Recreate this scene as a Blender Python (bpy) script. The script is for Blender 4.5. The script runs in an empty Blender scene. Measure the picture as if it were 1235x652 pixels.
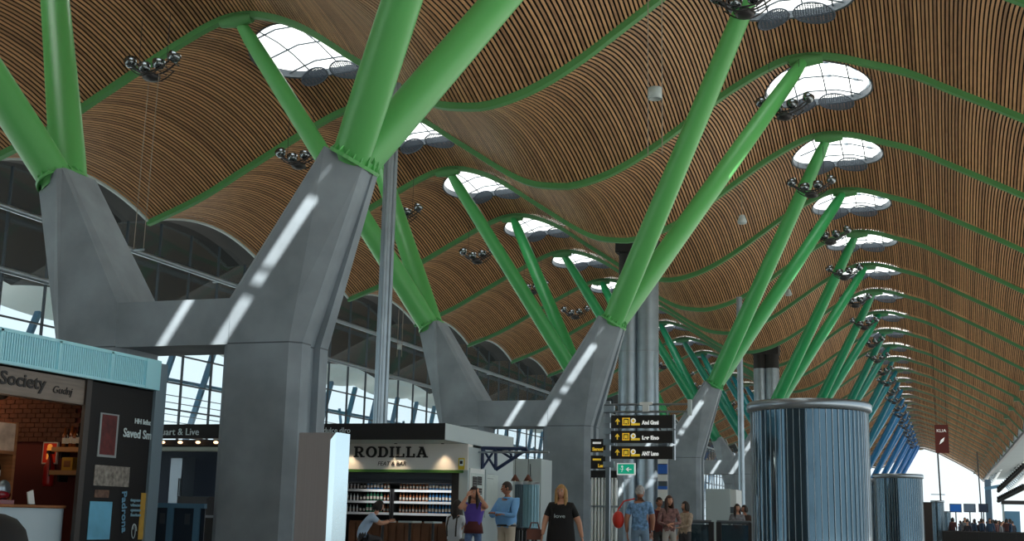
import bpy, math, random
from mathutils import Vector, Matrix
random.seed(7)
C = bpy.context.scene.collection
scene = bpy.context.scene
PI = math.pi
# ------------------------------------------------------------------ camera
FPX = 1499.32
CF = Vector((-0.3198, 0.9273, 0.1953)).normalized()
CR = (Vector((0.947, 0.3206, 0.0215)) - CF * Vector((0.947, 0.3206, 0.0215)).dot(CF)).normalized()
YAW, PIT, ROL = 0.332167673, 0.196616384, 0.021962779
CF = Vector((-math.sin(YAW) * math.cos(PIT), math.cos(YAW) * math.cos(PIT), math.sin(PIT)))
_r = Vector((math.cos(YAW), math.sin(YAW), 0)); _u = _r.cross(CF)
CR = _r * math.cos(ROL) + _u * math.sin(ROL)
CU = _u * math.cos(ROL) - _r * math.sin(ROL)
CAM = Vector((0, 0, 1.12))
cd = bpy.data.cameras.new('camera'); co = bpy.data.objects.new('camera', cd); C.objects.link(co)
cd.sensor_width = 36; cd.lens = FPX / 1235 * 36; cd.clip_end = 2000; cd.clip_start = 0.05
m = Matrix((CR, CU, -CF)).transposed().to_4x4(); m.translation = CAM; co.matrix_world = m
scene.camera = co

def at(u, v, Y):
    "world point at depth Y (along the hall) seen at photo pixel u,v - used to survey positions"
    d = CF + CR * ((u - 617.5) / FPX) - CU * ((v - 326) / FPX)
    return CAM + d * (Y / d.y)
def atX(u, v, X):
    d = CF + CR * ((u - 617.5) / FPX) - CU * ((v - 326) / FPX)
    return CAM + d * (X / d.x)

# ------------------------------------------------------------------ materials
def srgb(c):
    return tuple(((x / 255) / 12.92 if x / 255 <= 0.04045 else ((x / 255 + 0.055) / 1.055) ** 2.4) for x in c) + (1,)
_mats = {}
def mat(name, col, rough=0.6, metal=0.0, noise=0.0, nscale=3.0, emit=None, estr=0.0, trans=0.0, bump=0.0, coords='Object', stretch=None):
    if name in _mats: return _mats[name]
    m = bpy.data.materials.new(name); m.use_nodes = True; nt = m.node_tree; b = nt.nodes['Principled BSDF']
    b.inputs['Base Color'].default_value = srgb(col)
    b.inputs['Roughness'].default_value = rough; b.inputs['Metallic'].default_value = metal
    if noise or bump:
        tc = nt.nodes.new('ShaderNodeTexCoord'); n = nt.nodes.new('ShaderNodeTexNoise')
        n.inputs['Scale'].default_value = nscale; n.inputs['Detail'].default_value = 5
        src = tc.outputs[coords]
        if stretch:
            mp = nt.nodes.new('ShaderNodeMapping'); mp.inputs['Scale'].default_value = stretch
            nt.links.new(src, mp.inputs['Vector']); src = mp.outputs['Vector']
        nt.links.new(src, n.inputs['Vector'])
        if noise:
            r = nt.nodes.new('ShaderNodeValToRGB'); c = srgb(col)
            r.color_ramp.elements[0].position = 0.3; r.color_ramp.elements[1].position = 0.7
            r.color_ramp.elements[0].color = tuple(max(0, x * (1 - noise)) for x in c[:3]) + (1,)
            r.color_ramp.elements[1].color = tuple(min(1, x * (1 + noise)) for x in c[:3]) + (1,)
            nt.links.new(n.outputs['Fac'], r.inputs['Fac']); nt.links.new(r.outputs['Color'], b.inputs['Base Color'])
        if bump:
            bp = nt.nodes.new('ShaderNodeBump'); bp.inputs['Strength'].default_value = bump
            nt.links.new(n.outputs['Fac'], bp.inputs['Height']); nt.links.new(bp.outputs['Normal'], b.inputs['Normal'])
    if emit:
        b.inputs['Emission Color'].default_value = srgb(emit); b.inputs['Emission Strength'].default_value = estr
    if trans: b.inputs['Transmission Weight'].default_value = trans
    _mats[name] = m; return m

def mat_glass(name, tint, gloss, col_t=(1, 1, 1)):
    m = bpy.data.materials.new(name); m.use_nodes = True; nt = m.node_tree; nt.nodes.remove(nt.nodes['Principled BSDF'])
    o = nt.nodes['Material Output']; t = nt.nodes.new('ShaderNodeBsdfTransparent'); g = nt.nodes.new('ShaderNodeBsdfGlossy')
    t.inputs['Color'].default_value = tint; g.inputs['Roughness'].default_value = 0.05
    fr = nt.nodes.new('ShaderNodeLayerWeight'); fr.inputs['Blend'].default_value = 0.5
    pw = nt.nodes.new('ShaderNodeMath'); pw.operation = 'POWER'; pw.inputs[1].default_value = 5; nt.links.new(fr.outputs['Facing'], pw.inputs[0])
    ma = nt.nodes.new('ShaderNodeMath'); ma.operation = 'MULTIPLY_ADD'; ma.inputs[1].default_value = 0.6; ma.inputs[2].default_value = gloss; nt.links.new(pw.outputs[0], ma.inputs[0])
    x = nt.nodes.new('ShaderNodeMixShader'); nt.links.new(ma.outputs[0], x.inputs['Fac'])
    nt.links.new(t.outputs[0], x.inputs[1]); nt.links.new(g.outputs[0], x.inputs[2]); nt.links.new(x.outputs[0], o.inputs['Surface'])
    return m

def mat_run(name, stops, rough=0.4, noise=0.08, metal=0.0):
    "painted steel whose paint colour runs through a colour scale along the hall (world Y)"
    m = bpy.data.materials.new(name); m.use_nodes = True; nt = m.node_tree; b = nt.nodes['Principled BSDF']
    g = nt.nodes.new('ShaderNodeNewGeometry'); s = nt.nodes.new('ShaderNodeSeparateXYZ'); nt.links.new(g.outputs['Position'], s.inputs[0])
    d = nt.nodes.new('ShaderNodeMath'); d.operation = 'DIVIDE'; d.inputs[1].default_value = 270; nt.links.new(s.outputs['Y'], d.inputs[0])
    r = nt.nodes.new('ShaderNodeValToRGB'); cr = r.color_ramp
    for i, (y, c) in enumerate(stops):
        e = cr.elements[i] if i < 2 else cr.elements.new(y / 270)
        e.position = y / 270; e.color = srgb(c)
    nt.links.new(d.outputs[0], r.inputs['Fac']); nt.links.new(r.outputs['Color'], b.inputs['Base Color'])
    b.inputs['Roughness'].default_value = rough; b.inputs['Metallic'].default_value = metal
    return m

M = {}
M['concrete'] = mat('concrete', (134, 146, 154), 0.7, noise=0.22, nscale=1.1, bump=0.04)
M['floor'] = mat('floor_stone', (156, 152, 146), 0.3, noise=0.06, nscale=0.6)
M['green'] = mat_run('strut_paint', [(0, (98, 180, 102)), (45, (88, 174, 96)), (58, (50, 156, 88)), (76, (34, 146, 88)), (92, (16, 132, 92)), (112, (12, 118, 104)), (132, (12, 110, 124)), (160, (14, 104, 156)), (240, (20, 104, 180))])
M['rib'] = mat_run('rib_paint', [(0, (88, 152, 90)), (45, (84, 150, 88)), (75, (72, 134, 86)), (110, (70, 130, 96)), (160, (110, 130, 110)), (240, (130, 130, 116))], 0.5)
M['rimgrey'] = mat('rim_grey', (74, 84, 92), 0.5)
M['baffle'] = mat('baffle_grey', (84, 94, 106), 0.5, 0.2)
M['steel'] = mat('brushed_steel', (150, 160, 168), 0.32, 0.85)
M['galv'] = mat('galvanised_steel', (150, 164, 174), 0.38, 0.75, noise=0.1, nscale=2.0)
M['dark'] = mat('dark_metal', (34, 34, 36), 0.5)
M['black'] = mat('black_panel', (24, 23, 24), 0.75)
M['white'] = mat('white_paint', (222, 226, 224), 0.5)
M['palegrey'] = mat('pale_grey_paint', (176, 190, 192), 0.5)
M['backing'] = mat('ceiling_backing', (12, 9, 7), 0.9)
M['cable'] = mat('cable', (150, 140, 128), 0.6)
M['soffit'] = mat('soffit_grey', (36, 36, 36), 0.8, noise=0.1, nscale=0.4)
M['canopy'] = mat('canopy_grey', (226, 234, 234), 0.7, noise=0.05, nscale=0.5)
M['bluesteel'] = mat('blue_steel', (92, 140, 172), 0.5)
M['mullion'] = mat('mullion_grey', (58, 70, 80), 0.5)
M['glass'] = mat_glass('window_glass', (0.93, 0.97, 0.98, 1), 0.04)
def wood_mat():
    m = bpy.data.materials.new('bamboo_slats'); m.use_nodes = True; nt = m.node_tree; b = nt.nodes['Principled BSDF']
    g = nt.nodes.new('ShaderNodeNewGeometry'); tc = nt.nodes.new('ShaderNodeTexCoord')
    mp = nt.nodes.new('ShaderNodeMapping'); mp.inputs['Scale'].default_value = (9, 0.7, 9); nt.links.new(tc.outputs['Object'], mp.inputs[0])
    n = nt.nodes.new('ShaderNodeTexNoise'); n.inputs['Scale'].default_value = 1.0; n.inputs['Detail'].default_value = 3; nt.links.new(mp.outputs[0], n.inputs['Vector'])
    a = nt.nodes.new('ShaderNodeMath'); a.operation = 'MULTIPLY_ADD'; a.inputs[1].default_value = 0.45; nt.links.new(g.outputs['Random Per Island'], a.inputs[0])
    k = nt.nodes.new('ShaderNodeMath'); k.operation = 'MULTIPLY'; k.inputs[1].default_value = 0.55; nt.links.new(n.outputs['Fac'], k.inputs[0]); nt.links.new(k.outputs[0], a.inputs[2])
    r = nt.nodes.new('ShaderNodeValToRGB'); r.color_ramp.elements[0].color = srgb((142, 106, 78)); r.color_ramp.elements[1].color = srgb((214, 168, 122))
    r.color_ramp.elements[0].position = 0.15; r.color_ramp.elements[1].position = 0.85
    nt.links.new(a.outputs[0], r.inputs[0]); nt.links.new(r.outputs[0], b.inputs['Base Color']); b.inputs['Roughness'].default_value = 0.55
    return m
M['wood'] = wood_mat()
def pane_mat():
    m = bpy.data.materials.new('opal_skylight'); m.use_nodes = True; nt = m.node_tree; nt.nodes.remove(nt.nodes['Principled BSDF'])
    o = nt.nodes['Material Output']; t = nt.nodes.new('ShaderNodeBsdfTranslucent'); t.inputs['Color'].default_value = (0.95, 0.97, 0.95, 1)
    nt.links.new(t.outputs[0], o.inputs['Surface']); return m
M['opal'] = pane_mat()

# ------------------------------------------------------------------ mesh builder
class MB:
    def __init__(s): s.v = []; s.f = []; s.m = []; s.mats = []; s.smooth = []
    def mi(s, mt):
        if mt is None: return 0
        if mt not in s.mats: s.mats.append(mt)
        return s.mats.index(mt)
    def add(s, vs, fs, mt=None, sm=False):
        o = len(s.v); s.v += [tuple(v) for v in vs]; k = s.mi(mt)
        for f in fs: s.f.append(tuple(i + o for i in f)); s.m.append(k); s.smooth.append(sm)
        return s
    def box(s, a, b, mt=None, M4=None):
        x0, y0, z0 = a; x1, y1, z1 = b
        vs = [Vector(q) for q in ((x0, y0, z0), (x1, y0, z0), (x1, y1, z0), (x0, y1, z0), (x0, y0, z1), (x1, y0, z1), (x1, y1, z1), (x0, y1, z1))]
        if M4 is not None: vs = [M4 @ v for v in vs]
        return s.add(vs, [(0, 3, 2, 1), (4, 5, 6, 7), (0, 1, 5, 4), (1, 2, 6, 5), (2, 3, 7, 6), (3, 0, 4, 7)], mt)
    def bar(s, p, q, w, h=None, mt=None, up=(0, 0, 1)):
        p = Vector(p); q = Vector(q); h = h or w; d = (q - p).normalized(); up = Vector(up)
        if abs(d.dot(up)) > 0.98: up = Vector((0, 1, 0))
        x = d.cross(up).normalized() * (w / 2); y = x.cross(d).normalized() * (h / 2)
        vs = [p - x - y, p + x - y, p + x + y, p - x + y, q - x - y, q + x - y, q + x + y, q - x + y]
        return s.add(vs, [(0, 3, 2, 1), (4, 5, 6, 7), (0, 1, 5, 4), (1, 2, 6, 5), (2, 3, 7, 6), (3, 0, 4, 7)], mt)
    def tube(s, pts, rad, n=12, mt=None, caps=True, sm=True, flat=1.0):
        pts = [Vector(p) for p in pts]; N = len(pts)
        rad = rad if isinstance(rad, (list, tuple)) else [rad] * N
        vs = []; ref = None
        for i, p in enumerate(pts):
            d = (pts[min(i + 1, N - 1)] - pts[max(i - 1, 0)]).normalized()
            if ref is None: ref = Vector((0, 0, 1)) if abs(d.z) < 0.9 else Vector((0, 1, 0))
            x = d.cross(ref).normalized(); y = x.cross(d).normalized(); ref = y
            for k in range(n):
                a = 2 * PI * k / n; vs.append(p + (x * math.cos(a) + y * math.sin(a) * flat) * rad[i])
        fs = [(i * n + k, i * n + (k + 1) % n, (i + 1) * n + (k + 1) % n, (i + 1) * n + k) for i in range(N - 1) for k in range(n)]
        s.add(vs, fs, mt, sm)
        if caps:
            s.add(vs[:n], [tuple(range(n))], mt); s.add(vs[-n:], [tuple(range(n))[::-1]], mt)
        return s
    def lathe(s, prof, c=(0, 0, 0), n=24, mt=None, sm=True, M4=None, sx=1, sy=1):
        vs = []
        for r, z in prof:
            for k in range(n):
                a = 2 * PI * k / n; v = Vector((r * math.cos(a) * sx, r * math.sin(a) * sy, z))
                v = (M4 @ v) if M4 is not None else v + Vector(c); vs.append(v)
        fs = [(i * n + k, i * n + (k + 1) % n, (i + 1) * n + (k + 1) % n, (i + 1) * n + k) for i in range(len(prof) - 1) for k in range(n)]
        return s.add(vs, fs, mt, sm)
    def ball(s, c, r, mt=None, n=12, k=8, M4=None):
        rx, ry, rz = r if isinstance(r, (list, tuple)) else (r, r, r)
        T = Matrix.Translation(Vector(c)) @ (M4 if M4 is not None else Matrix()) @ Matrix.Diagonal((rx, ry, rz, 1))
        return s.lathe([(max(1e-4, math.sin(PI * i / k)), -math.cos(PI * i / k)) for i in range(k + 1)], n=n, mt=mt, M4=T)
    def prism(s, poly, fn, mt=None):
        "poly: list of 2d pts; fn(u,v,k) -> 3d with k in 0,1"
        n = len(poly); a = [Vector(fn(u, v, 0)) for u, v in poly]; b = [Vector(fn(u, v, 1)) for u, v in poly]
        return s.add(a + b, [tuple(range(n))[::-1], tuple(range(n, 2 * n))] + [(i, (i + 1) % n, n + (i + 1) % n, n + i) for i in range(n)], mt)
    def build(s, name, mt=None, parent=None):
        me = bpy.data.meshes.new(name); me.from_pydata(s.v, [], s.f)
        ms = s.mats if s.mats else [mt]
        for x in ms: me.materials.append(x if x is not None else mt)
        me.polygons.foreach_set('material_index', s.m if s.mats else [0] * len(s.f)); me.polygons.foreach_set('use_smooth', s.smooth)
        me.update()
        o = bpy.data.objects.new(name, me); C.objects.link(o)
        if parent is not None: o.parent = parent
        return o

def tag(o, label=None, cat=None, group=None, kind=None):
    if label: o['label'] = label
    if cat: o['category'] = cat
    if group: o['group'] = group
    if kind: o['kind'] = kind
    return o
def thing(name, label, cat, loc=(0, 0, 0), rz=0, group=None):
    o = bpy.data.objects.new(name, None); C.objects.link(o); o.location = loc; o.rotation_euler = (0, 0, rz)
    return tag(o, label, cat, group)
def kids(o): return [x for x in C.objects if x.parent is o]
_kids = {}
def copy_tree(o, label=None, group=None, loc=None, rz=None):
    r = o.copy(); C.objects.link(r)
    if label: r['label'] = label
    if group: r['group'] = group
    if loc is not None: r.location = loc
    if rz is not None: r.rotation_euler = (0, 0, rz)
    for ch in list(o.children):
        c = ch.copy(); C.objects.link(c); c.parent = r
        for g in list(ch.children):
            d = g.copy(); C.objects.link(d); d.parent = c
    return r
ORD = ['first', 'second', 'third', 'fourth', 'fifth', 'sixth', 'seventh', 'eighth', 'ninth', 'tenth', 'eleventh', 'twelfth']
def text_mb(txt, size, depth, mt, M4, mb=None, bold=0.0, shear=0.0, align='LEFT', width=None):
    "lettering as solid mesh; M4 maps text plane (x right, y up, z towards reader)"
    cu = bpy.data.curves.new('t', 'FONT'); cu.body = txt; cu.size = size; cu.extrude = depth / 2; cu.offset = bold; cu.shear = shear; cu.align_x = align
    cu.resolution_u = 3
    ob = bpy.data.objects.new('t', cu); C.objects.link(ob); dg = bpy.context.evaluated_depsgraph_get()
    me = bpy.data.meshes.new_from_object(ob.evaluated_get(dg)); mb = mb or MB()
    w = max([v.co.x for v in me.vertices] or [1]) - min([v.co.x for v in me.vertices] or [0])
    k = (width / w) if width and w > 0 else 1
    mb.add([M4 @ Vector((v.co.x * k, v.co.y, v.co.z)) for v in me.vertices], [tuple(p.vertices) for p in me.polygons], mt)
    bpy.data.objects.remove(ob); bpy.data.curves.remove(cu); bpy.data.meshes.remove(me)
    return mb
def facing(origin, xdir, updir=(0, 0, 1)):
    "plane matrix: x along xdir, y along updir, z = normal towards reader"
    x = Vector(xdir).normalized(); y = Vector(updir).normalized(); z = x.cross(y)
    m = Matrix((x, y, z)).transposed().to_4x4(); m.translation = Vector(origin); return m
# ------------------------------------------------------------------ world, sun, view
w = bpy.data.worlds.new('world'); scene.world = w; w.use_nodes = True
bg = w.node_tree.nodes['Background']; bg.inputs[0].default_value = (0.80, 0.93, 1.0, 1); bg.inputs[1].default_value = 1.0
sd = bpy.data.lights.new('sun', 'SUN'); so = bpy.data.objects.new('sun', sd); C.objects.link(so)
SUN = Vector((-0.65, 0.64, -1)).normalized()
so.rotation_euler = SUN.to_track_quat('-Z', 'Y').to_euler(); so.location = (40, -40, 60)
sd.energy = 12.0; sd.angle = 0.006; sd.color = (1.0, 0.97, 0.92)
scene.view_settings.view_transform = 'Standard'; scene.view_settings.look = 'None'; scene.view_settings.gamma = 1
scene.view_settings.use_curve_mapping = False; scene.view_settings.exposure = 0.32
scene.cycles.use_denoising = True; scene.cycles.max_bounces = 7; scene.cycles.diffuse_bounces = 5; scene.cycles.transparent_max_bounces = 20
scene.cycles.sample_clamp_indirect = 6; scene.cycles.caustics_reflective = False; scene.cycles.caustics_refractive = False

# ------------------------------------------------------------------ roof surface
Y1 = 18.5095; XC = -12.27
PX = [-29.5, -27.2, -25.2, -23, -21.4, -20.5, -19.5, -18.0, -16.2, -13.8, -12.4, -11.6, -10.4, -9.1, -7.7, -6.3, -4.6, -3.7, -2.8, -1.9, -.5, .7, 3.0, 6.3, 7.7]
PZ = [12.26, 13.15, 14.2, 15.35, 16.1, 16.33, 16.25, 15.65, 14.45, 12.93, 12.63, 12.68, 13.05, 13.75, 14.7, 15.65, 16.5, 16.62, 16.5, 16.2, 15.7, 15.05, 13.8, 11.9, 10.3]
def _tang(i):
    if i == 0: return (PZ[1] - PZ[0]) / (PX[1] - PX[0])
    if i == len(PX) - 1: return (PZ[-1] - PZ[-2]) / (PX[-1] - PX[-2])
    if i == len(PX) - 2: return (PZ[i] - PZ[i - 1]) / (PX[i] - PX[i - 1])
    return (PZ[i + 1] - PZ[i - 1]) / (PX[i + 1] - PX[i - 1])
def prof(x):
    x = min(max(x, PX[0]), PX[-1]); i = 0
    while i < len(PX) - 2 and x > PX[i + 1]: i += 1
    h = PX[i + 1] - PX[i]; t = (x - PX[i]) / h; a, b = _tang(i), _tang(i + 1)
    if i == len(PX) - 2: return PZ[i] + (PZ[i + 1] - PZ[i]) * t
    return (2 * t**3 - 3 * t * t + 1) * PZ[i] + (t**3 - 2 * t * t + t) * h * a + (-2 * t**3 + 3 * t * t) * PZ[i + 1] + (t**3 - t * t) * h * b
RIBD = 0.2; BUL = 0.85; BAY = 9.0
def roofz(x, y):
    t = y / BAY; return prof(x) + .17 + BUL * 4 * t * (1 - t)
XTR, XTL = -3.75, -20.4
SKY = [(XTR, 4.75, 1.95, 2.3), (XTL, 4.75, 1.95, 2.3)]
def cut(x):
    for cx, cy, ax, ay in SKY:
        q = 1 - ((x - cx) / ax) ** 2
        if q > 0:
            return (cy - ay * math.sqrt(q), cy + ay * math.sqrt(q))
    return None
# even spacing along the arc of the profile
arc = [(0, PX[0])]; x = PX[0]
while x < PX[-1]:
    nx = x + 0.01; arc.append((arc[-1][0] + math.hypot(0.01, prof(nx) - prof(x)), nx)); x = nx
def x_at(s):
    lo, hi = 0, len(arc) - 1
    while hi - lo > 1:
        md = (lo + hi) // 2
        if arc[md][0] <= s: lo = md
        else: hi = md
    return arc[lo][1] + (s - arc[lo][0]) / max(1e-9, arc[hi][0] - arc[lo][0]) * (arc[hi][1] - arc[lo][1])
PITCH, SW, ST = 0.13, 0.074, 0.022
L = arc[-1][0]
ceil = MB()
NY = 12
def runs(x):
    c = cut(x)
    return [(0.0, BAY)] if c is None else [(0.0, c[0]), (c[1], BAY)]
s = 0.08
while s < L - 0.08:
    xc = x_at(s); x0, x1 = x_at(s - SW / 2), x_at(s + SW / 2)
    for (ya, yb) in runs(xc):
        n = max(2, round(NY * (yb - ya) / BAY)); vs = []
        for i in range(n + 1):
            y = ya + (yb - ya) * i / n
            za, zb = roofz(x0, y), roofz(x1, y)
            dz = (zb - za) / (x1 - x0); nl = math.hypot(1, dz); nx_, nz_ = -dz / nl * ST, ST / nl
            vs += [(x0, y, za), (x1, y, zb), (x1 + nx_, y, zb + nz_), (x0 + nx_, y, za + nz_)]
        fs = []
        for i in range(n):
            a = i * 4; b = a + 4
            for k in range(4): fs.append((a + k, a + (k + 1) % 4, b + (k + 1) % 4, b + k))
        fs += [(0, 3, 2, 1), (n * 4, n * 4 + 1, n * 4 + 2, n * 4 + 3)]
        ceil.add(vs, fs, M['wood'])
    s += PITCH
# the dark roof deck above the slats
xs = sorted(set([x_at(L * i / 110) for i in range(111)] + [c[0] + c[2] * q for c in SKY for q in (-1, -.97, -.9, -.8, -.65, -.5, -.25, 0, .25, .5, .65, .8, .9, .97, 1)]))
for xa, xb in zip(xs, xs[1:]):
    if xb - xa < 1e-4: continue
    mid = (xa + xb) / 2
    if cut(mid) is None: rr = [((0, BAY), (0, BAY))]
    else:
        def cc(x):
            c = cut(x); return c if c else (4.75, 4.75)
        ca, cb = cc(xa), cc(xb); rr = [((0, ca[0]), (0, cb[0])), ((ca[1], BAY), (cb[1], BAY))]
    for (a0, a1), (b0, b1) in rr:
        n = 8; vs = []
        for i in range(n + 1):
            ya = a0 + (a1 - a0) * i / n; yb = b0 + (b1 - b0) * i / n
            vs += [(xa, ya, roofz(xa, ya) + .2), (xb, yb, roofz(xb, yb) + .2)]
        ceil.add(vs, [(2 * i, 2 * i + 1, 2 * i + 3, 2 * i + 2) for i in range(n)], M['backing'])
        ceil.add([(v[0], v[1], v[2] + .3) for v in vs], [(2 * i, 2 * i + 1, 2 * i + 3, 2 * i + 2)[::-1] for i in range(n)], M['palegrey'])
# edge trim along the left eave
n = 24
vs = []
for i in range(n + 1):
    y = BAY * i / n; z = roofz(-29.5, y)
    vs += [(-29.58, y, z - .07), (-29.48, y, z - .07), (-29.48, y, z + .44), (-29.58, y, z + .44)]
ceil.add(vs, [(4 * i + k, 4 * i + (k + 1) % 4, 4 * i + 4 + (k + 1) % 4, 4 * i + 4 + k) for i in range(n) for k in range(4)], M['palegrey'])
K0, K1 = -5, 25
ribY = lambda k: Y1 + 13.5 + 9 * k
c0 = ceil.build('ceiling')
for k in range(K0, K1 + 1):
    o = c0 if k == K0 else c0.copy()
    if k > K0: C.objects.link(o)
    o.location = (0, ribY(k), 0)
    tag(o, 'brown bamboo slat ceiling of one roof bay', 'ceiling', kind='structure')

# green ribs
rb = MB(); n = 120; vs = []; HW = 0.12
for i in range(n + 1):
    x = PX[0] - 0.05 + (PX[-1] - PX[0] + 0.1) * i / n; z = prof(x)
    x2 = x + 0.01; dz = (prof(x2) - prof(x2 - 0.02)) / 0.02; nl = math.hypot(1, dz); ox, oz = -dz / nl * RIBD, RIBD / nl
    vs += [(x, -HW, z), (x, HW, z), (x + ox, HW, z + oz), (x + ox, -HW, z + oz)]
fs = [(4 * i + k, 4 * i + (k + 1) % 4, 4 * i + 4 + (k + 1) % 4, 4 * i + 4 + k) for i in range(n) for k in range(4)] + [(0, 1, 2, 3), (4 * n + 3, 4 * n + 2, 4 * n + 1, 4 * n)]
rb.add(vs, fs)
for cx in (XTR, XTL):
    rb.tube([(cx - .55, 0, prof(cx - .55) + .02), (cx, 0, prof(cx) - .03), (cx + .55, 0, prof(cx + .55) + .02)], [.16, .24, .16], 10)
for cx in (6.3,):
    rb.box((cx - .25, -.22, prof(cx) - .18), (cx + .3, .22, prof(cx) + .1))
r0 = rb.build('roof_rib', M['rib'])
for k in range(-3, K1 + 2):
    o = r0 if k == -3 else r0.copy()
    if k > -3: C.objects.link(o)
    o.location = (0, ribY(k), 0)
    if k < 0: lab = 'green curved roof rib overhead, nearer than the near left skylight'
    elif k < 9: lab = 'green wavy roof rib, %s of those crossing the ceiling, counted from the near left skylight' % ORD[k]
    else: lab = 'thin green roof rib far down the hall above the teal and blue struts'
    tag(o, lab, 'roof rib', 'wavy green roof ribs')

# ------------------------------------------------------------------ skylights (window_<n>)
def skylight(cx, cy, ax, ay, num):
    root = bpy.data.objects.new('window_%d' % num, None); C.objects.link(root)
    tag(root, 'white oval skylight in the slatted ceiling', 'skylight', kind='structure')
    rim = MB(); n = 48; vs = []
    for i in range(n):
        a = 2 * PI * i / n
        for (q, dz) in ((1.02, -.03), (0.985, -.03), (0.985, .3), (1.02, .3)):
            x, y = cx + ax * q * math.cos(a), cy + ay * q * math.sin(a); vs.append((x, y, roofz(x, y) + dz))
    rim.add(vs, [(4 * i + k, 4 * i + (k + 1) % 4, 4 * ((i + 1) % n) + (k + 1) % 4, 4 * ((i + 1) % n) + k) for i in range(n) for k in range(4)])
    rim.build('window_rim', M['rimgrey'], root)
    # opal pane with two clear slits, added to shape sun streaks on the columns
    SL = [(-2.5, -2.3), (-3.46, -3.3)] if cx > -10 else []
    xs = sorted(set([cx + ax * 0.985 * math.sin(PI / 2 * i / 12) for i in range(-12, 13)] + [q for sl in SL for q in sl])); pm = MB()
    for xa, xb in zip(xs, xs[1:]):
        if any(a - 1e-6 <= (xa + xb) / 2 <= b for a, b in SL): continue
        e = lambda x: ay * .985 * math.sqrt(max(0, 1 - ((x - cx) / (ax * .985)) ** 2))
        ea, eb = e(xa), e(xb); m = 6; vs = []
        for i in range(m + 1):
            t = -1 + 2 * i / m; ya, yb = cy + ea * t, cy + eb * t
            vs += [(xa, ya, roofz(xa, ya) + .22), (xb, yb, roofz(xb, yb) + .22)]
        pm.add(vs, [(2 * i, 2 * i + 1, 2 * i + 3, 2 * i + 2) for i in range(m)], sm=True)
    for a, b in SL:
        for y0, y1 in ((4.58, 4.74), (5.7, 7.2)):
            pm.add([(x, y, roofz(x, y) + .22) for x, y in ((a, y0), (b, y0), (b, y1), (a, y1))], [(0, 1, 2, 3)])
    pm.build('window_pane', M['opal'], root)
    ml = MB()
    for y in (3.3, 4.9, 6.2): 
        ml.tube([(cx + ax * .93 * q, y + .06 * q, roofz(cx + ax * .93 * q, y) + .14) for q in (-.9, -.3, .3, .9)], .035, 5)
    for dx in (-.95, .15, 1.1):
        ml.tube([(cx + dx, cy + ay * .8 * q, roofz(cx + dx, cy + ay * .8 * q) + .14) for q in (-1, -.3, .3, 1)], .03, 5)
    ml.build('glazing_bar', M['rimgrey'], root)
    # perforated baffles at the far edge
    for dx, r in ((-.78, .5), (.5, .66)):
        bm = MB(); N = 8; y0 = cy + ay * .84; x0 = cx + dx; T = []
        def P(u, v): 
            x, y = x0 + u * r, y0 + v * r * .62; return Vector((x, y, roofz(x, y) - .1 - .12 * v))
        for i in range(-N + 1, N):
            q = i / N; h = math.sqrt(1 - q * q)
            bm.bar(P(q, -h), P(q, h), .03, .014); bm.bar(P(-h, q), P(h, q), .034, .014)
        bm.tube([P(math.cos(2 * PI * i / 24), math.sin(2 * PI * i / 24)) for i in range(25)], .03, 5, caps=False)
        bm.build('perforated_baffle', M['baffle'], root)
    return root
num = 1
protos = [skylight(*SKY[0], 1), skylight(*SKY[1], 2)]
num = 3
for k in range(K0, K1 + 1):
    for side in (0, 1):
        if k == K0: o = protos[side]
        else:
            o = copy_tree(protos[side]); o.name = 'window_%d' % num; num += 1
        o.location = (0, ribY(k), 0)

# ------------------------------------------------------------------ branching columns
AR = Vector((0.5, 0, 0.866)); TA = Vector((0.866, 0, -0.5))   # arm axis and collar plane, right side
CC = Vector((2.98, 0, 7.02))
def frame_side(mb, sg):
    cx = 1.7
    bot = [(-.57, -.62), (.57, -.62), (.73, -.46), (.73, -.17), (.61, -.17), (.61, .17), (.73, .17), (.73, .46), (.57, .62), (-.57, .62), (-.73, .46), (-.73, -.46)]
    top = [(-.37, -.5), (-.3, -.58), (.36, -.3), (.38, -.1), (.35, -.1), (.35, .1), (.38, .1), (.36, .3), (-.3, .58), (-.37, .5), (-.4, .42), (-.4, -.42)]
    r0 = [Vector((cx + x, y, 0)) for x, y in bot]; r1 = [Vector((cx + x, y, 3.87)) for x, y in bot]
    r3 = [CC + TA * a + Vector((0, y, 0)) for a, y in top]; r2 = []
    for (bx, by), p, q in zip(bot, r1, r3):
        t = .2
        r2.append(Vector((cx + bx, by + (q.y - by) * .1, 4.62)) if bx < 0 else p.lerp(q, t))
    rings = [r0, r1, r2, r3]; n = 12
    vs = [Vector((v.x * sg, v.y, v.z)) for r in rings for v in r]
    fs = []
    for i in range(3):
        for k in range(n):
            f = (i * n + k, i * n + (k + 1) % n, (i + 1) * n + (k + 1) % n, (i + 1) * n + k); fs.append(f if sg > 0 else f[::-1])
    f = tuple(range(3 * n, 4 * n)); fs.append(f if sg > 0 else f[::-1])
    mb.add(vs, fs)
    # fine construction joint
    mb.add([Vector((v.x * sg * 1.0, v.y, 3.87 + dz)) + Vector((0, 0, 0)) for dz in (-.012, .012) for v in [Vector((cx + x * 1.006, y * 1.006, 0)) for x, y in bot]],
           [((k, (k + 1) % n, n + (k + 1) % n, n + k) if sg > 0 else (k, (k + 1) % n, n + (k + 1) % n, n + k)[::-1]) for k in range(n)], M['rimgrey'])
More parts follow.
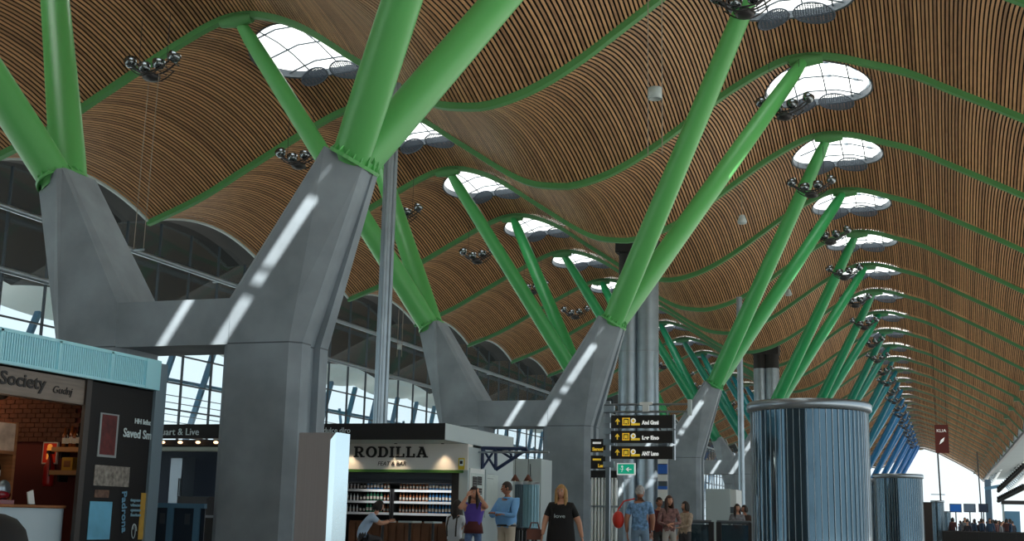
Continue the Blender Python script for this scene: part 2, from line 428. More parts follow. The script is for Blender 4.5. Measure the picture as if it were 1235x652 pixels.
def branching_column():
    root = thing('branching_column', 'x', 'column')
    fm = MB(); fm.mi(M['concrete'])
    for sg in (1, -1): frame_side(fm, sg)
    fm.box((-1.14, -.6, 3.86), (1.14, .6, 4.64), M['concrete'])
    for k in range(len(fm.m)):
        pass
    fm.build('concrete_frame', M['concrete'], root)
    for sg in (1, -1):
        fl = lambda v: Vector((v.x * sg, v.y, v.z))
        col = MB(); N = 28
        def ring(rx, ry, h): return [fl(CC + TA * (rx * math.cos(2 * PI * i / N)) + Vector((0, ry * math.sin(2 * PI * i / N), 0)) + AR * h) for i in range(N)]
        rr = [ring(.40, .60, -.01), ring(.42, .62, -.01), ring(.42, .62, .05), ring(.35, .54, .05), ring(.35, .54, .14)]
        vs = [v for r in rr for v in r]
        col.add(vs, [(i * N + k, i * N + (k + 1) % N, (i + 1) * N + (k + 1) % N, (i + 1) * N + k) for i in range(len(rr) - 1) for k in range(N)])
        for i in range(20):
            a = 2 * PI * i / 20
            e = TA * math.cos(a) * .41 + Vector((0, math.sin(a) * .61, 0)); g = TA * math.cos(a) * .3 + Vector((0, math.sin(a) * .5, 0))
            t = (TA * -math.sin(a) + Vector((0, math.cos(a), 0))).normalized() * .012
            A, B_, Cc, D = CC + e + AR * .05, CC + g + AR * .05, CC + g + AR * .26, CC + e.lerp(g, .5) + AR * .2
            pts = [A, B_, Cc, D]
            vs = [fl(p + t) for p in pts] + [fl(p - t) for p in pts]
            col.add(vs, [(0, 1, 2, 3), (7, 6, 5, 4), (0, 4, 5, 1), (1, 5, 6, 2), (2, 6, 7, 3), (3, 7, 4, 0)])
        col.build('collar', M['green'], root)
        tipx = (XTR if sg > 0 else XTL) - XC
        for sy in (-1, 1):
            a = fl(CC + AR * .03 + Vector((0, .17 * sy, 0))); b = Vector((tipx + (.0), 4.5 * sy, prof(XTR if sg > 0 else XTL) + .06))
            st = MB(); tt = [0, .08, .2, .4, .6, .8, .93, 1]; rad = [.325, .335, .33, .315, .3, .275, .235, .14]
            st.tube([a.lerp(b, t) for t in tt], rad, 24)
            so_ = st.build('strut', M['green'], root)
            bd = MB(); p = a.lerp(b, .42); d = (b - a).normalized()
            bd.tube([p - d * .012, p + d * .012], .319, 24, caps=False); bd.build('weld_band', M['green'], so_)
    return root
bc = branching_column()
for j in range(14):
    o = bc if j == 0 else copy_tree(bc)
    o.location = (XC, Y1 + 18 * j, 0)
    lab = ['nearest concrete forked column with bright green struts, beside the brushed steel totem', 'second forked concrete column with green struts, behind the woman in black', 'third forked concrete column with green struts, right of the black direction signs',
           'fourth forked concrete column, deep green struts rising behind the near glass drum', 'fifth forked column with dark teal struts, behind the near drum'][j] if j < 5 else 'distant forked column with teal to blue struts far down the hall'
    tag(o, lab, 'column', 'forked columns with coloured struts')

# ------------------------------------------------------------------ floor, ground, facades
fl = MB(); fl.box((-31, -14, -.3), (16, 272, 0)); tag(fl.build('floor', M['floor']), 'pale stone hall floor', 'floor', kind='structure')
gr = MB(); gr.box((-400, -300, -6.4), (400, 900, -6)); tag(gr.build('ground', mat('apron', (196, 196, 190), .9, noise=.1, nscale=.05)), 'grey apron outside', 'ground', kind='structure')
FX = -30.5
bw = MB(); bw.box((-31, -13.3, 0), (-2.5, -13, 18.5)); bw.box((-2.5, -13.3, 5.6), (8, -13, 18.5)); tag(bw.build('added_wall_back', mat('added_wall_grey', (96, 98, 100), .7)), 'unseen grey wall added behind the camera to shape the drum reflections', 'wall', kind='structure')  # unseen wall, added to darken reflections and cut light from behind
wf = MB()
for i in range(8): wf.box((-2.5 + 1.5 * i - .05, -13.2, 0), (-2.5 + 1.5 * i + .05, -13.1, 5.6))
for i in range(4): wf.box((-2.5, -13.2, 1.6 * i), (8, -13.1, 1.6 * i + .1))
tag(wf.build('window_99', M['mullion']), 'unseen window bars added behind the camera for the drum to mirror', 'window', kind='structure')  # unseen bars, added so the near drum mirrors a gridded bright opening
def facade_bay(num):
    root = bpy.data.objects.new('window_%d' % num, None); C.objects.link(root)
    tag(root, 'tall glazed bay of the facade behind the kiosks', 'window', kind='structure')
    fm = MB()
    for i in range(4): fm.box((FX - .05, i * 2.25 - .03, 0), (FX + .05, i * 2.25 + .03, 12.9))
    for z in (2.0, 3.1, 4.2, 5.3, 6.4, 7.6): fm.box((FX - .05, 0, z - .03), (FX + .05, 9, z + .03))
    for z in (3.4, 3.7, 4.5, 4.8, 5.1, 5.6, 5.9): fm.box((FX - .2, 0, z - .012), (FX - .1, 9, z + .012))
    fm.build('window_frame', M['mullion'], root)
    g = MB(); g.box((FX - .012, 0, 0), (FX + .012, 9, 12.9)); g.build('window_pane', M['glass'], root)
    for y in (1.2, 4.2, 7.2):
        b = MB(); b.bar((FX - 1.2, y - 1.1, 2.2), (FX - 1.2, y + 1.5, 8.3), .24, .16); b.build('window_brace', M['bluesteel'], root)
    b = MB(); b.bar((FX - 1.6, 6.2, 2.2), (FX - 1.6, 4.6, 7.0), .12, .12); b.bar((FX - 1.6, 0, 6.8), (FX - 1.6, 9, 6.8), .14); b.build('window_brace', M['bluesteel'], root)
    return root
num = 101; w0 = facade_bay(num)
for k in range(-4, K1 + 1):
    if k > -4:
        num += 1; o = copy_tree(w0); o.name = 'window_%d' % num
    else: o = w0
    o.location = (0, ribY(k), 0)
# dark overhang outside the glass, one wave per bay, with a pale outer canopy
sf = MB(); n = 16
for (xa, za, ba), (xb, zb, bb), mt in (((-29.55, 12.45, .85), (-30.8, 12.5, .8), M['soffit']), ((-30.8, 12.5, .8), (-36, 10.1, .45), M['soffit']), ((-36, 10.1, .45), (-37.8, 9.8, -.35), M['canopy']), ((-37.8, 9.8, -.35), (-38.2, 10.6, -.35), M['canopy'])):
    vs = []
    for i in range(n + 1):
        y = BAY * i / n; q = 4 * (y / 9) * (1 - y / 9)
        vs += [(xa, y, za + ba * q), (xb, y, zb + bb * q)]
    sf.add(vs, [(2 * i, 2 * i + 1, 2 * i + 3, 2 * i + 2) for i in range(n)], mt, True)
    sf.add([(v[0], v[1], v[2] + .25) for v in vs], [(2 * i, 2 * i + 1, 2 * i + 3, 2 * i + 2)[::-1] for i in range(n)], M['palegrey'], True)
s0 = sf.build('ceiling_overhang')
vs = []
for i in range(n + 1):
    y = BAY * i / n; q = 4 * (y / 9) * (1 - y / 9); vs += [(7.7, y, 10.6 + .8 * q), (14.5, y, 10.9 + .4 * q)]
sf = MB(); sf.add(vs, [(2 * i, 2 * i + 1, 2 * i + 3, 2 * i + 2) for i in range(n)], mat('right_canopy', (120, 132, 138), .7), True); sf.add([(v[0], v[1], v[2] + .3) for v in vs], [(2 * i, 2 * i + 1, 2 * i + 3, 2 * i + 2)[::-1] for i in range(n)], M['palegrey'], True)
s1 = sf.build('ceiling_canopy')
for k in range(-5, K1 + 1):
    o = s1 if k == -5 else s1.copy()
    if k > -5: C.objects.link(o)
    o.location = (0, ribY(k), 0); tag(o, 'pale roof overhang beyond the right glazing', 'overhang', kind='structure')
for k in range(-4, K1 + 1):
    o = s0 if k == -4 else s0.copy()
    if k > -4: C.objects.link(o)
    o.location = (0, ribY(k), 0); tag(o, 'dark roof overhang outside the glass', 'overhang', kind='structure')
for i, z in ((1, 11.2), (2, 9.05)):
    t = MB(); t.tube([(-29.95, -10, z), (-29.95, 268, z)], .11, 10)
    for y in range(2, 260, 9):
        t.bar((-29.95, y + .4, z), (FX, y + .4, z), .08)
    tag(t.build('trim_%d' % i, M['galv']), 'grey steel tube running along the facade', 'facade tube', kind='structure')
rp = MB(); rp.box((7.7, -12, 10.2), (8.0, 267, 10.5))
tag(rp.build('trim_3', M['mullion']), 'slim edge beam along the right eave', 'eave trim', kind='structure')
# ------------------------------------------------------------------ air ducts, mast, hanging fittings
def duct_pair(loc, label, h=14.4):
    root = thing('air_duct', label, 'air duct', loc, 0, 'paired air ducts')
    for dx, r in ((-.44, .47), (.42, .50)):
        b = MB(); b.tube([(dx, 0, 0), (dx, 0, 12.1)], r, 28, M['galv']); b.tube([(dx, 0, 12.1), (dx, 0, h - .9)], r, 28, M['soffit'])  # dark upper length: shade near the roof, put into the colour
        p = b.build('duct', M['galv'], root)
        for z in (3.0, 5.8, 8.6):
            q = MB(); q.tube([(dx, 0, z - .04), (dx, 0, z + .04)], r + .025, 28); q.build('band', M['steel'], p)
    b = MB(); b.box((-.95, -.6, h - 1.3), (.95, .6, h)); b.build('intake_hood', M['dark'], root)
    return root
p = at(770, 420, 54.5)
duct_pair((p.x, 54.5, 0), 'pair of tall galvanised air ducts with band rings, behind the black direction signs')
p = at(924, 440, 90.5)
duct_pair((p.x, 90.5, 0), 'pair of tall dark air ducts rising behind the near glass drum')
p = at(465, 340, 30)
t = thing('mast', 'slender fluted steel mast rising behind the sandwich kiosk', 'mast', (p.x, 30, 0))
b = MB()
for dx, dy, r in ((0, 0, .13), (-.13, .02, .07), (.13, .02, .07), (0, -.13, .05)): b.tube([(dx, dy, 0), (dx, dy, 12.9)], r, 14)
b.build('shaft', M['galv'], t)
b = MB(); b.box((-.3, -.3, 0), (.3, .3, .05)); b.build('base_plate', M['steel'], t)
p = at(893, 470, 66)
t = thing('mast', 'thin grey mast just left of the near glass drum, in front of dark green struts', 'mast', (p.x, 66, 0))
b = MB(); b.tube([(0, 0, 0), (0, 0, 13)], .16, 14); b.build('shaft', M['galv'], t); b = MB(); b.box((-.3, -.3, 0), (.3, .3, .05)); b.build('base_plate', M['steel'], t)

M['lens'] = mat('lamp_lens', (215, 228, 232), 0.08, 0.6)
M['chrome'] = mat('lamp_body', (120, 128, 132), 0.22, 0.9)
def cluster():
    root = thing('floodlight_cluster', 'x', 'lamp cluster')
    fr = MB(); N = 9
    for y in (-.16, .16):
        fr.tube([(-.85 + 1.7 * i / N, y, .42 * ((2 * i / N - 1) ** 2) - .25) for i in range(N + 1)], .028, 7)
        fr.tube([(-.6 + 1.2 * i / N, y * 1.8, .3 * ((2 * i / N - 1) ** 2) - .42) for i in range(N + 1)], .02, 6)
    for i in range(8):
        x = -.75 + 1.5 * i / 7; z = .42 * ((x / .85) ** 2) - .25
        fr.bar((x, -.3, z - .05), (x, .3, z - .05), .025)
    fr.ball((0, 0, -.38), (.28, .28, .13)); fr.build('frame', M['dark'], root)
    for x, z, tl in ((-.78, .2, -.5), (-.26, -.02, -.2), (.26, .05, .15), (.8, .22, .5)):
        T = Matrix.Translation((x, -.05, z)) @ Matrix.Rotation(tl, 4, 'Y')
        lm = MB(); lm.lathe([(.03, -.2), (.15, -.17), (.2, -.05), (.2, .06), (.17, .1)], n=16, M4=T)
        l = lm.build('lamp', M['chrome'], root)
        g = MB(); g.lathe([(.0001, .07), (.172, .085)], n=16, M4=T); g.build('lens', M['lens'], l)
    for x in (-.5, .5):
        wr = MB(); wr.tube([(x, 0, -.1), (x, 0, 1.6)], .01, 5); wr.build('suspension', M['dark'], root)
    return root
cl = cluster(); first = True
def put_cluster(x, y, z, lab):
    global first
    o = cl if first else copy_tree(cl); first = False
    o.location = (x, y, z); tag(o, lab, 'lamp cluster', 'suspended floodlight clusters')
nm = ['near left', 'second left', 'third left', 'fourth left']
for i, k in enumerate(range(0, 14)):
    y = ribY(k) - 1.5
    put_cluster(-22.3 + .2 * min(i, 3), y, 14.45 if i == 0 else 14.15, 'round floodlights on a bowed frame, hung left of the %s skylight' % nm[i] if i < 4 else 'small far floodlight cluster above the left row of struts')
for i, k in enumerate(range(0, 22)):
    y = ribY(k) - .4
    put_cluster(-4.45, y, 14.9 if i < 2 else 14.5, 'round floodlights on a frame at the strut by the %s right row skylight' % ['top edge', 'nearest fully visible', 'second fully visible', 'third fully visible', 'fourth fully visible'][i] if i < 5 else 'small far floodlight cluster at the top of the right row of struts')

def hang_can(p, lab, r=.16, cord=3.0, low=0.0, cone=False):
    t = thing('hanging_loudspeaker', lab, 'loudspeaker', p)
    b = MB()
    if cone: b.lathe([(.02, .22), (.1, .2), (.2, -.08), (.17, -.16), (.001, -.16)], n=18)
    else: b.lathe([(.001, .13), (r, .13), (r, -.12), (r * .8, -.13), (r * .75, -.1), (.001, -.1)], n=20)
    b.build('housing', M['palegrey'], t)
    for dx in ((-r, r) if not cone else (0,)):
        c = MB(); c.tube([(dx, 0, -low), (dx, 0, cord)], .012, 5); c.build('cord', M['cable'], t)
p = at(790, 113, 26); hang_can(p, 'grey can loudspeaker on two cords before the ceiling, top centre', .16, 4.0, 1.4)
p = at(895, 265, 50); hang_can(p, 'small grey bell loudspeaker under the ceiling between two struts', .16, 2.3, 0, True)
p = at(951, 353, 72); hang_can(p, 'tiny grey bell loudspeaker lower down beside the third strut pair', .16, 3.6, 0, True)
p = at(914, 391, 84); hang_can(p, 'tiny grey bell loudspeaker just above the dark paired ducts', .16, 3.6, 0, True)
p = at(482, 418, 56); hang_can(p, 'small grey can loudspeaker on two cords before the dark overhang', .12, 1.9, .5)
p = at(947, 454, 60); 
p = at(167, 300, 30.5)
t = thing('hanging_cable', 'pair of long thin cords dropping from the near left floodlight cluster', 'cable', (p.x, 30.5, p.z))
for dx in (-.17, .17):
    b = MB(); b.tube([(dx, 0, 0), (dx + .05, 0, 14.2 - p.z)], .012, 5); b.build('cord', M['cable'], t)
b = MB(); b.box((-.2, -.02, -.05), (.2, .02, 0)); b.build('clamp', M['galv'], t)

# ------------------------------------------------------------------ glass drums
M['drum_glass'] = mat('drum_shell', (84, 108, 122), 0.07, 0.75, noise=.08, nscale=1.2)
def drum(loc, r, h, label, n=58):
    root = thing('glass_drum', label, 'drum', loc, 0, 'round glass drums')
    b = MB(); b.lathe([(r, 0.0), (r, h - .12)], n=96); b.build('shell', M['drum_glass'], root)
    fins = MB()
    for i in range(n):
        a = 2 * PI * i / n; ca, sa = math.cos(a), math.sin(a); rr = r + .012
        fins.bar((rr * ca, rr * sa, .1), (rr * ca, rr * sa, h - .1), .007, .008, up=(ca, sa, 0))
    fins.build('fins', mat('fin_steel', (176, 188, 194), .4, .4), root)
    c = MB(); c.lathe([(r - .3, h - .02), (r + .03, h), (r + .06, h - .03), (r + .06, h - .12), (r + .02, h - .14)], n=96); c.lathe([(.001, h - .03), (r - .3, h - .02)], n=96); c.build('top_rim', M['steel'], root)
    k = MB(); k.lathe([(r + .05, 0), (r + .05, .12), (r, .14)], n=96); k.build('plinth', M['dark'], root)
    return root
DR = [(at(975, 487, 18), 18, .80, 'large glass drum with vertical steel fins, nearest and biggest of the drums'),
      (at(1083, 572, 42), 42, .72, 'second glass drum, half hidden at the right of the near drum'),
      (at(1051, 572, 46), 46, .5, 'narrow drum edge squeezed between the near and second drums'),
      (at(1130.5, 603, 90), 90, .39, 'third bluish drum, small, right of the second drum'),
      (at(1141.5, 619, 145), 145, .42, 'far small blue drum beside the tall thin post')]
for i, (p, y, r, lab) in enumerate(DR): drum((p.x, y, 0), r, [2.8, 2.76, 2.75, 2.92, 2.9][i], lab)

# ------------------------------------------------------------------ wine shop on the left
SX = -11.8
M['fascia'] = mat('fascia_blue', (172, 236, 250), 0.5)
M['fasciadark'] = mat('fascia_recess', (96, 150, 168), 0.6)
M['signwood'] = mat('sign_wood', (132, 120, 110), 0.6, noise=.18, nscale=2.0, stretch=(1, 1, 14))
M['shopwall'] = mat('shop_wall', (96, 40, 34), 0.8)
M['shelfwood'] = mat('shelf_wood', (150, 96, 56), 0.6, noise=.2, nscale=3, stretch=(1, 1, 8))
M['lettergrey'] = mat('letter_dark', (38, 34, 32), 0.6)
M['chalk'] = mat('chalk_white', (214, 232, 236), 0.7)
M['brick'] = mat('brick', (96, 62, 46), 0.85, noise=.3, nscale=12)
t = thing('wine_shop', 'wine bar shop unit with pale blue ribbed fascia, wooden sign and black poster wall', 'shop', (SX, 0, 0))
def lx(x): return x - SX
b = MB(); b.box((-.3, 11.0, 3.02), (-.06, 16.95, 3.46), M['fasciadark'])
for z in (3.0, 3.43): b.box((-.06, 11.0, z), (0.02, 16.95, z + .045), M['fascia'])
n = 120
for i in range(n + 1):
    y = 11.0 + 5.95 * i / n
    if i % 24 != 0: b.box((-.06, y - .016, 3.04), (0, y + .014, 3.43), M['fascia'])
    else: b.box((-.06, y - .05, 3.04), (.02, y + .0, 3.46), M['fascia'])
b.box((-.3, 16.6, 3.0), (.03, 16.98, 3.47), M['fascia'])
b.build('fascia', M['fascia'], t)
b = MB(); b.box((-.3, 11.0, 2.62), (-.1, 15.4, 3.0)); b.build('sign_board', M['signwood'], t)
sm = facing((-.095, 13.36, 2.8), (0, 1, 0))
text_mb('Society', .25, .01, M['lettergrey'], facing((-.09, 13.52, 2.75), (0, 1, 0)), bold=.006, width=.92).build('sign_lettering', M['lettergrey'], t)
text_mb('Gudnj', .15, .01, M['lettergrey'], facing((-.09, 14.58, 2.73), (0, 1, 0)), shear=.25, width=.42).build('sign_lettering', M['lettergrey'], t)
b = MB(); b.box((-.13, 15.42, 0), (-.1, 17.0, 3.02)); pw = b.build('poster_wall', M['black'], t)
b = MB(); b.box((-.12, 15.3, 0), (-.06, 15.42, 3.0)); b.build('door_post', mat('brown_post', (58, 52, 48), .5), t)
b = MB(); b.box((-.16, 17.0, 0), (-.05, 17.28, 3.45)); b.build('corner_post', mat('corner_grey', (122, 142, 154), .5), t)
b = MB(); b.box((-4.2, 11.0, 2.98), (-.1, 16.95, 3.1)); b.build('ceiling_panel', M['black'], t)
b = MB(); b.box((-4.3, 11, 0), (-4.1, 16.95, 3.1), M['shopwall']); b.box((-4.2, 16.4, 0), (-.2, 16.6, 3.05), M['shopwall'])
b.build('interior_wall', M['shopwall'], t)
# posters on the black wall (lower ones are signs and pictures of the place)
def poster(y0, y1, z0, z1, mt, name='poster', x=-.09):
    q = MB(); q.box((x - .01, y0, z0), (x, y1, z1)); return q.build(name, mt, t)
pg = atX
def wy(u, v): q = atX(u, v, SX - .1); return q.y, q.z
def rect(u0, v0, u1, v1, mt, name='poster', x=-.085):
    a = wy(u0, v0); c = wy(u1, v1); return poster(a[0], c[0], min(a[1], c[1]), max(a[1], c[1]), mt, name, x)
rect(121, 497, 139, 552, mat('poster_frame_white', (150, 158, 160), .5), x=-.088)
o = rect(123, 499, 137, 549, mat('beer_red', (96, 34, 34), .6, noise=.5, nscale=6))
rect(114, 560, 154, 587, mat('photo_stone', (140, 134, 126), .7, noise=.5, nscale=14))
rect(114, 590, 130, 600, mat('photo_brown', (110, 84, 70), .7, noise=.5, nscale=10))
rect(108, 604, 131, 650, mat('poster_blue', (110, 186, 220), .6, noise=.15, nscale=3))
rect(170, 594, 178, 650, mat('bread_yellow', (200, 160, 70), .7, noise=.2, nscale=5))
def walltext(txt, u, v, h, wd, mt=M['chalk'], rot=False, shear=0.0):
    y, z = wy(u, v)
    up = (0, 0, 1); xd = (0, 1, 0)
    if rot: xd, up = (0, .12, -1), (0, 1, .12)
    text_mb(txt, h, .008, mt, facing((-.08, y, z), xd, up), width=wd, shear=shear, bold=.003).build('poster_lettering', mt, t)
walltext('HH Iebz', 161, 510, .11, .42)
walltext('Saved Smo', 147, 526, .19, wy(186, 526)[0] - wy(147, 526)[0])
walltext('Padrona', 146, 592, .17, .62, mat('chalk_blue', (110, 160, 190), .7), rot=True)
for i, s_ in enumerate(('tapas', 'vinos', 'queso', 'ibericos')): walltext(s_, 156, 604 + i * 6, .06, .26, mat('chalk_dim', (130, 170, 190), .7))
b = MB()
y, z = wy(160, 640)
b.tube([(-.08, y + .07 * math.cos(a) * (1 - a / 14), z + .11 * math.sin(a)) for a in [i * .4 for i in range(24)]], .005, 5); b.build('chalk_drawing', M['chalk'], t)
# things inside the shop
def shelf_unit():
    u = thing('bottle_rack', 'tall wooden wine rack with a marbled panel at the left edge inside the wine shop', 'rack', (SX - 1.1, 14.6, 0))
    f = MB(); f.box((-.9, .5, 0), (.0, .56, 2.35)); f.box((-.9, -1.6, 0), (-.86, .5, 2.35)); f.build('carcass', M['shelfwood'], u)
    for z in (.35, .95, 1.45, 1.88):
        f = MB(); f.box((-.86, -1.6, z), (0, .5, z + .05)); f.build('shelf', M['shelfwood'], u)
    f = MB(); f.box((-.05, -1.6, 1.93), (0, .5, 2.33)); f.build('marble_panel', mat('marble_panel', (196, 164, 140), .5, noise=.35, nscale=4), u)
shelf_unit()
M['bottle'] = mat('bottle_dark', (34, 30, 26), .15); M['bottle2'] = mat('bottle_amber', (150, 84, 40), .2); M['blabel'] = mat('bottle_label', (220, 214, 200), .6)
M['bottlew'] = mat('bottle_white', (206, 214, 214), .3); M['bottleg'] = mat('bottle_green', (60, 150, 110), .25); M['bottleb'] = mat('bottle_blue', (60, 130, 190), .25); M['bottleo'] = mat('bottle_orange', (176, 100, 50), .4)
_bp = {}
def bottle(loc, mt, lab, grp, s=1.0):
    key = mt.name
    if key not in _bp:
        b = MB(); b.lathe([(.001, 0), (.038, 0), (.038, .19), (.03, .22), (.014, .25), (.014, .31), (.001, .31)], n=12, mt=mt); o = b.build('bottle', mt)
        l = MB(); l.lathe([(.0388, .06), (.0388, .15)], n=12); l.build('bottle_label', M['blabel'], o); _bp[key] = o; first_ = True
    else: o = copy_tree(_bp[key])
    o.location = loc; o.scale = (s, s, s); tag(o, lab, 'bottle', grp); return o
for z, nm_ in ((1.0, 'middle'), (1.5, 'upper')):
    for i in range(5): bottle((SX - 1.2, 14.45 + .12 * i, z), M['bottle'], 'dark wine bottle with white label on the %s shelf of the wine rack' % nm_, 'wine bottles on the rack')
# bar counter
u = thing('bar_counter', 'rounded white bar counter at the front of the wine shop', 'counter', (SX - .55, 14.5, 0))
b = MB(); b.lathe([(.78, 0), (.78, 1.12)], n=40, sx=.55, sy=1.3); b.build('body', mat('counter_white', (186, 206, 216), .35), u)
b = MB(); b.lathe([(.001, 1.12), (.82, 1.12), (.82, 1.16), (.001, 1.16)], n=40, sx=.56, sy=1.28); b.build('counter_top', M['shelfwood'], u)
q = at(66, 606, 14.1)
u = thing('ham_slicer', 'dark red meat slicer standing on the white bar counter', 'slicer', (SX - .6, 14.2, 1.16))
b = MB(); b.box((-.15, -.25, 0), (.15, .25, .06)); b.ball((0, 0, .13), (.16, .3, .1)); b.build('body', mat('slicer_red', (120, 22, 34), .2), u)
b = MB(); b.lathe([(.001, -.01), (.13, -.012), (.13, .012), (.001, .01)], n=24, M4=Matrix.Translation((.12, .05, .2)) @ Matrix.Rotation(PI / 2, 4, 'Y')); b.build('blade', M['steel'], u)
b = MB(); b.tube([(.0, -.28, .12), (.05, -.1, .3), (.0, .2, .28)], .014, 8); b.build('handle', M['steel'], u)
u = thing('menu_card', 'small tilted white menu card on the bar counter', 'menu card', (SX - .4, 14.75, 1.16), 0)
b = MB(); b.box((-.01, -.06, 0), (.01, .06, .2), M['white'], Matrix.Rotation(.3, 4, 'X')); b.build('card', M['white'], u)
b = MB(); b.box((-.03, -.07, 0), (.03, .05, .012)); b.build('foot', M['dark'], u)
for z, nm_ in ((at(88, 573, 16.3).z, 'lower'), (1.98, 'upper')):
    u = thing('wall_shelf', '%s pale wooden wall shelf at the back of the wine shop' % nm_, 'shelf', (at(96, 560, 16.38).x, 16.38, z))
    b = MB(); b.box((-.3, -.32, 0), (.3, 0, .07)); b.build('board', mat('pale_shelf', (190, 140, 90), .6), u)
    b = MB(); b.box((-.24, -.2, -.1), (-.2, 0, 0)); b.box((.2, -.2, -.1), (.24, 0, 0)); b.build('bracket', M['dark'], u)
for i in range(7):
    bottle((at(77 + 4.2 * i, 540, 16.2).x, 16.2, 2.05), (M['bottle2'], M['bottle'], M['bottle2'])[i % 3], '%s bottle on the upper wall shelf in the wine shop' % ('amber' if i % 3 != 1 else 'dark'), 'bottles on the wall shelves', .9 + .25 * random.random())
u = thing('yellow_carton', 'small yellow box on the lower wall shelf', 'box', (at(83, 570, 16.2).x, 16.2, at(88, 573, 16.3).z + .07))
b = MB(); b.box((-.1, -.06, 0), (.1, .06, .2)); b.build('carton', mat('carton_yellow', (200, 150, 50), .6), u); b = MB(); b.box((-.06, -.062, .05), (.06, -.06, .15)); b.build('label_patch', M['shelfwood'], u)
q = MB()
for i in range(11):
    for j in range(10):
        y0 = 0
        q.box((-2.0 + i * .17 + (j % 2) * .085, -.04, j * .075), (-1.84 + i * .17 + (j % 2) * .085, 0, j * .075 + .065))
tag(q.build('brick_panel', M['brick']), 'red brick panel above the wall shelves of the wine shop', 'brick panel').location = (at(100, 520, 16.39).x, 16.39, 2.15)
u = thing('fire_extinguisher', 'red fire extinguisher on the rear wall of the wine shop', 'extinguisher', (at(58, 580, 16.28).x, 16.28, at(58, 586, 16.28).z))
b = MB(); b.lathe([(.001, 0), (.08, 0), (.085, .05), (.085, .3), (.05, .37), (.02, .5)], n=16); b.build('cylinder', mat('ext_red', (170, 26, 24), .35), u)
b = MB(); b.box((-.03, -.06, .5), (.03, .06, .55)); b.tube([(0, -.06, .52), (.09, -.1, .4), (.09, -.1, .15)], .012, 6); b.build('valve', M['dark'], u)
u = thing('fire_sign', 'small lit red fire sign above the extinguisher', 'sign', (at(61, 546, 16.36).x, 16.36, at(61, 546, 16.36).z))
b = MB(); b.box((-.14, -.02, -.17), (.14, .02, .17), M['blabel']); b.box((-.12, -.025, -.15), (.12, -.02, .15), mat('sign_red', (190, 40, 20), .5, emit=(200, 40, 16), estr=.12)); b.build('panel', M['blabel'], u)
b = MB(); b.box((-.05, -.032, -.1), (.05, -.025, .08)); b.ball((0, -.028, .1), (.05, .01, .04)); b.build('symbol', mat('sign_sym', (255, 190, 90), .5, emit=(255, 150, 60), estr=.3), u)
for i, (x, y) in enumerate(((SX - .8, 13.75), (SX - 1.5, 15.2))):
    u = thing('spotlight', ['bright spotlight under the sign at the left of the wine shop', 'small warm spotlight inside the wine shop near the door post'][i], 'spotlight', (x, y, 2.78))
    b = MB(); b.lathe([(.03, .12), (.06, .1), (.075, -.05), (.07, -.06)], n=16, M4=Matrix.Rotation(.5, 4, 'X')); b.build('housing', M['dark'], u)
    b = MB(); b.lathe([(.0001, -.05), (.07, -.055)], n=16, M4=Matrix.Rotation(.5, 4, 'X')); b.build('lens', mat('spot_glow', (255, 240, 215), .3, emit=(255, 236, 205), estr=4), u)
    b = MB(); b.tube([(0, 0, .1), (0, 0, .2)], .015, 6); b.build('stem', M['dark'], u)
for loc, e, c in (((SX - 1.8, 14.3, 2.8), 12, (1, .62, .34)), ((SX - 2.8, 15.7, 2.75), 8, (1, .55, .3)), ((SX - .5, 13.2, 2.5), 6, (1, .8, .6))):
    ld = bpy.data.lights.new('shop_lamp', 'POINT'); lo = bpy.data.objects.new('shop_lamp', ld); C.objects.link(lo); lo.location = loc; ld.energy = e; ld.color = c; ld.shadow_soft_size = .1
q = at(4, 640, 9)
u = thing('armchair', 'dark rounded chair back at the bottom left corner', 'chair', (q.x - .1, 9, 0))
b = MB(); b.lathe([(.26, .42), (.31, .6), (.3, .8), (.26, .93), (.18, 1.02), (.08, 1.06), (.001, 1.07)], n=28); b.build('backrest', M['black'], u)
b = MB(); b.lathe([(.001, .4), (.28, .4), (.28, .48), (.001, .5)], n=28); b.build('seat', M['black'], u)
for a in range(4):
    b = MB(); b.tube([(.2 * math.cos(a * PI / 2 + .8), .2 * math.sin(a * PI / 2 + .8), .41), (.26 * math.cos(a * PI / 2 + .8), .26 * math.sin(a * PI / 2 + .8), 0)], .018, 8); b.build('leg', M['dark'], u)

# ------------------------------------------------------------------ coffee bar between shop and column
cx0, cx1 = at(188, 512, 22).x, at(262, 512, 22).x
t = thing('coffee_bar', 'dark coffee bar with black name band behind the near concrete column', 'kiosk', ((cx0 + cx1) / 2, 22, 0))
W = (cx1 - cx0) / 2 + .3
b = MB(); b.box((-W - 2, 0, 2.58), (W, .2, 2.86)); b.build('name_band', M['black'], t)
b = MB(); b.box((-W - 2, -.02, 2.32), (W, .25, 2.4)); b.build('canopy_edge', mat('canopy_edge', (150, 160, 150), .5), t)
b = MB(); b.box((-W - 2, .2, 2.44), (W, 1.8, 2.56)); b.build('roof_panel', M['black'], t)
b = MB(); b.box((-W - 2, 1.7, 0), (W, 1.8, 2.6)); b.build('rear_wall', mat('bar_back', (74, 86, 104), .7), t)
b = MB(); b.box((-W - 2, .3, 0), (W, .9, .95)); b.box((-W - 2, .25, .95), (W, .95, 1.0)); b.build('counter', M['soffit'], t)
text_mb('Zuart & Live', .2, .01, M['chalk'], facing((cx0 - (cx0 + cx1) / 2 + .02, -.01, 2.64), (1, 0, 0)), width=1.02).build('lettering', mat('dim_letters', (150, 168, 172), .6), t)
for i in range(4):
    b = MB(); b.ball((-.6 + .42 * i, .1, 2.5), (.05, .05, .03), n=10, k=6); b.build('downlight', mat('bar_glow', (255, 220, 190), .3, emit=(255, 200, 150), estr=2.5), t)
u = thing('coffee_machine', 'dark coffee machine on the coffee bar counter beside the concrete column', 'coffee machine', (at(240, 595, 22.6).x, 22.6, 1.0))
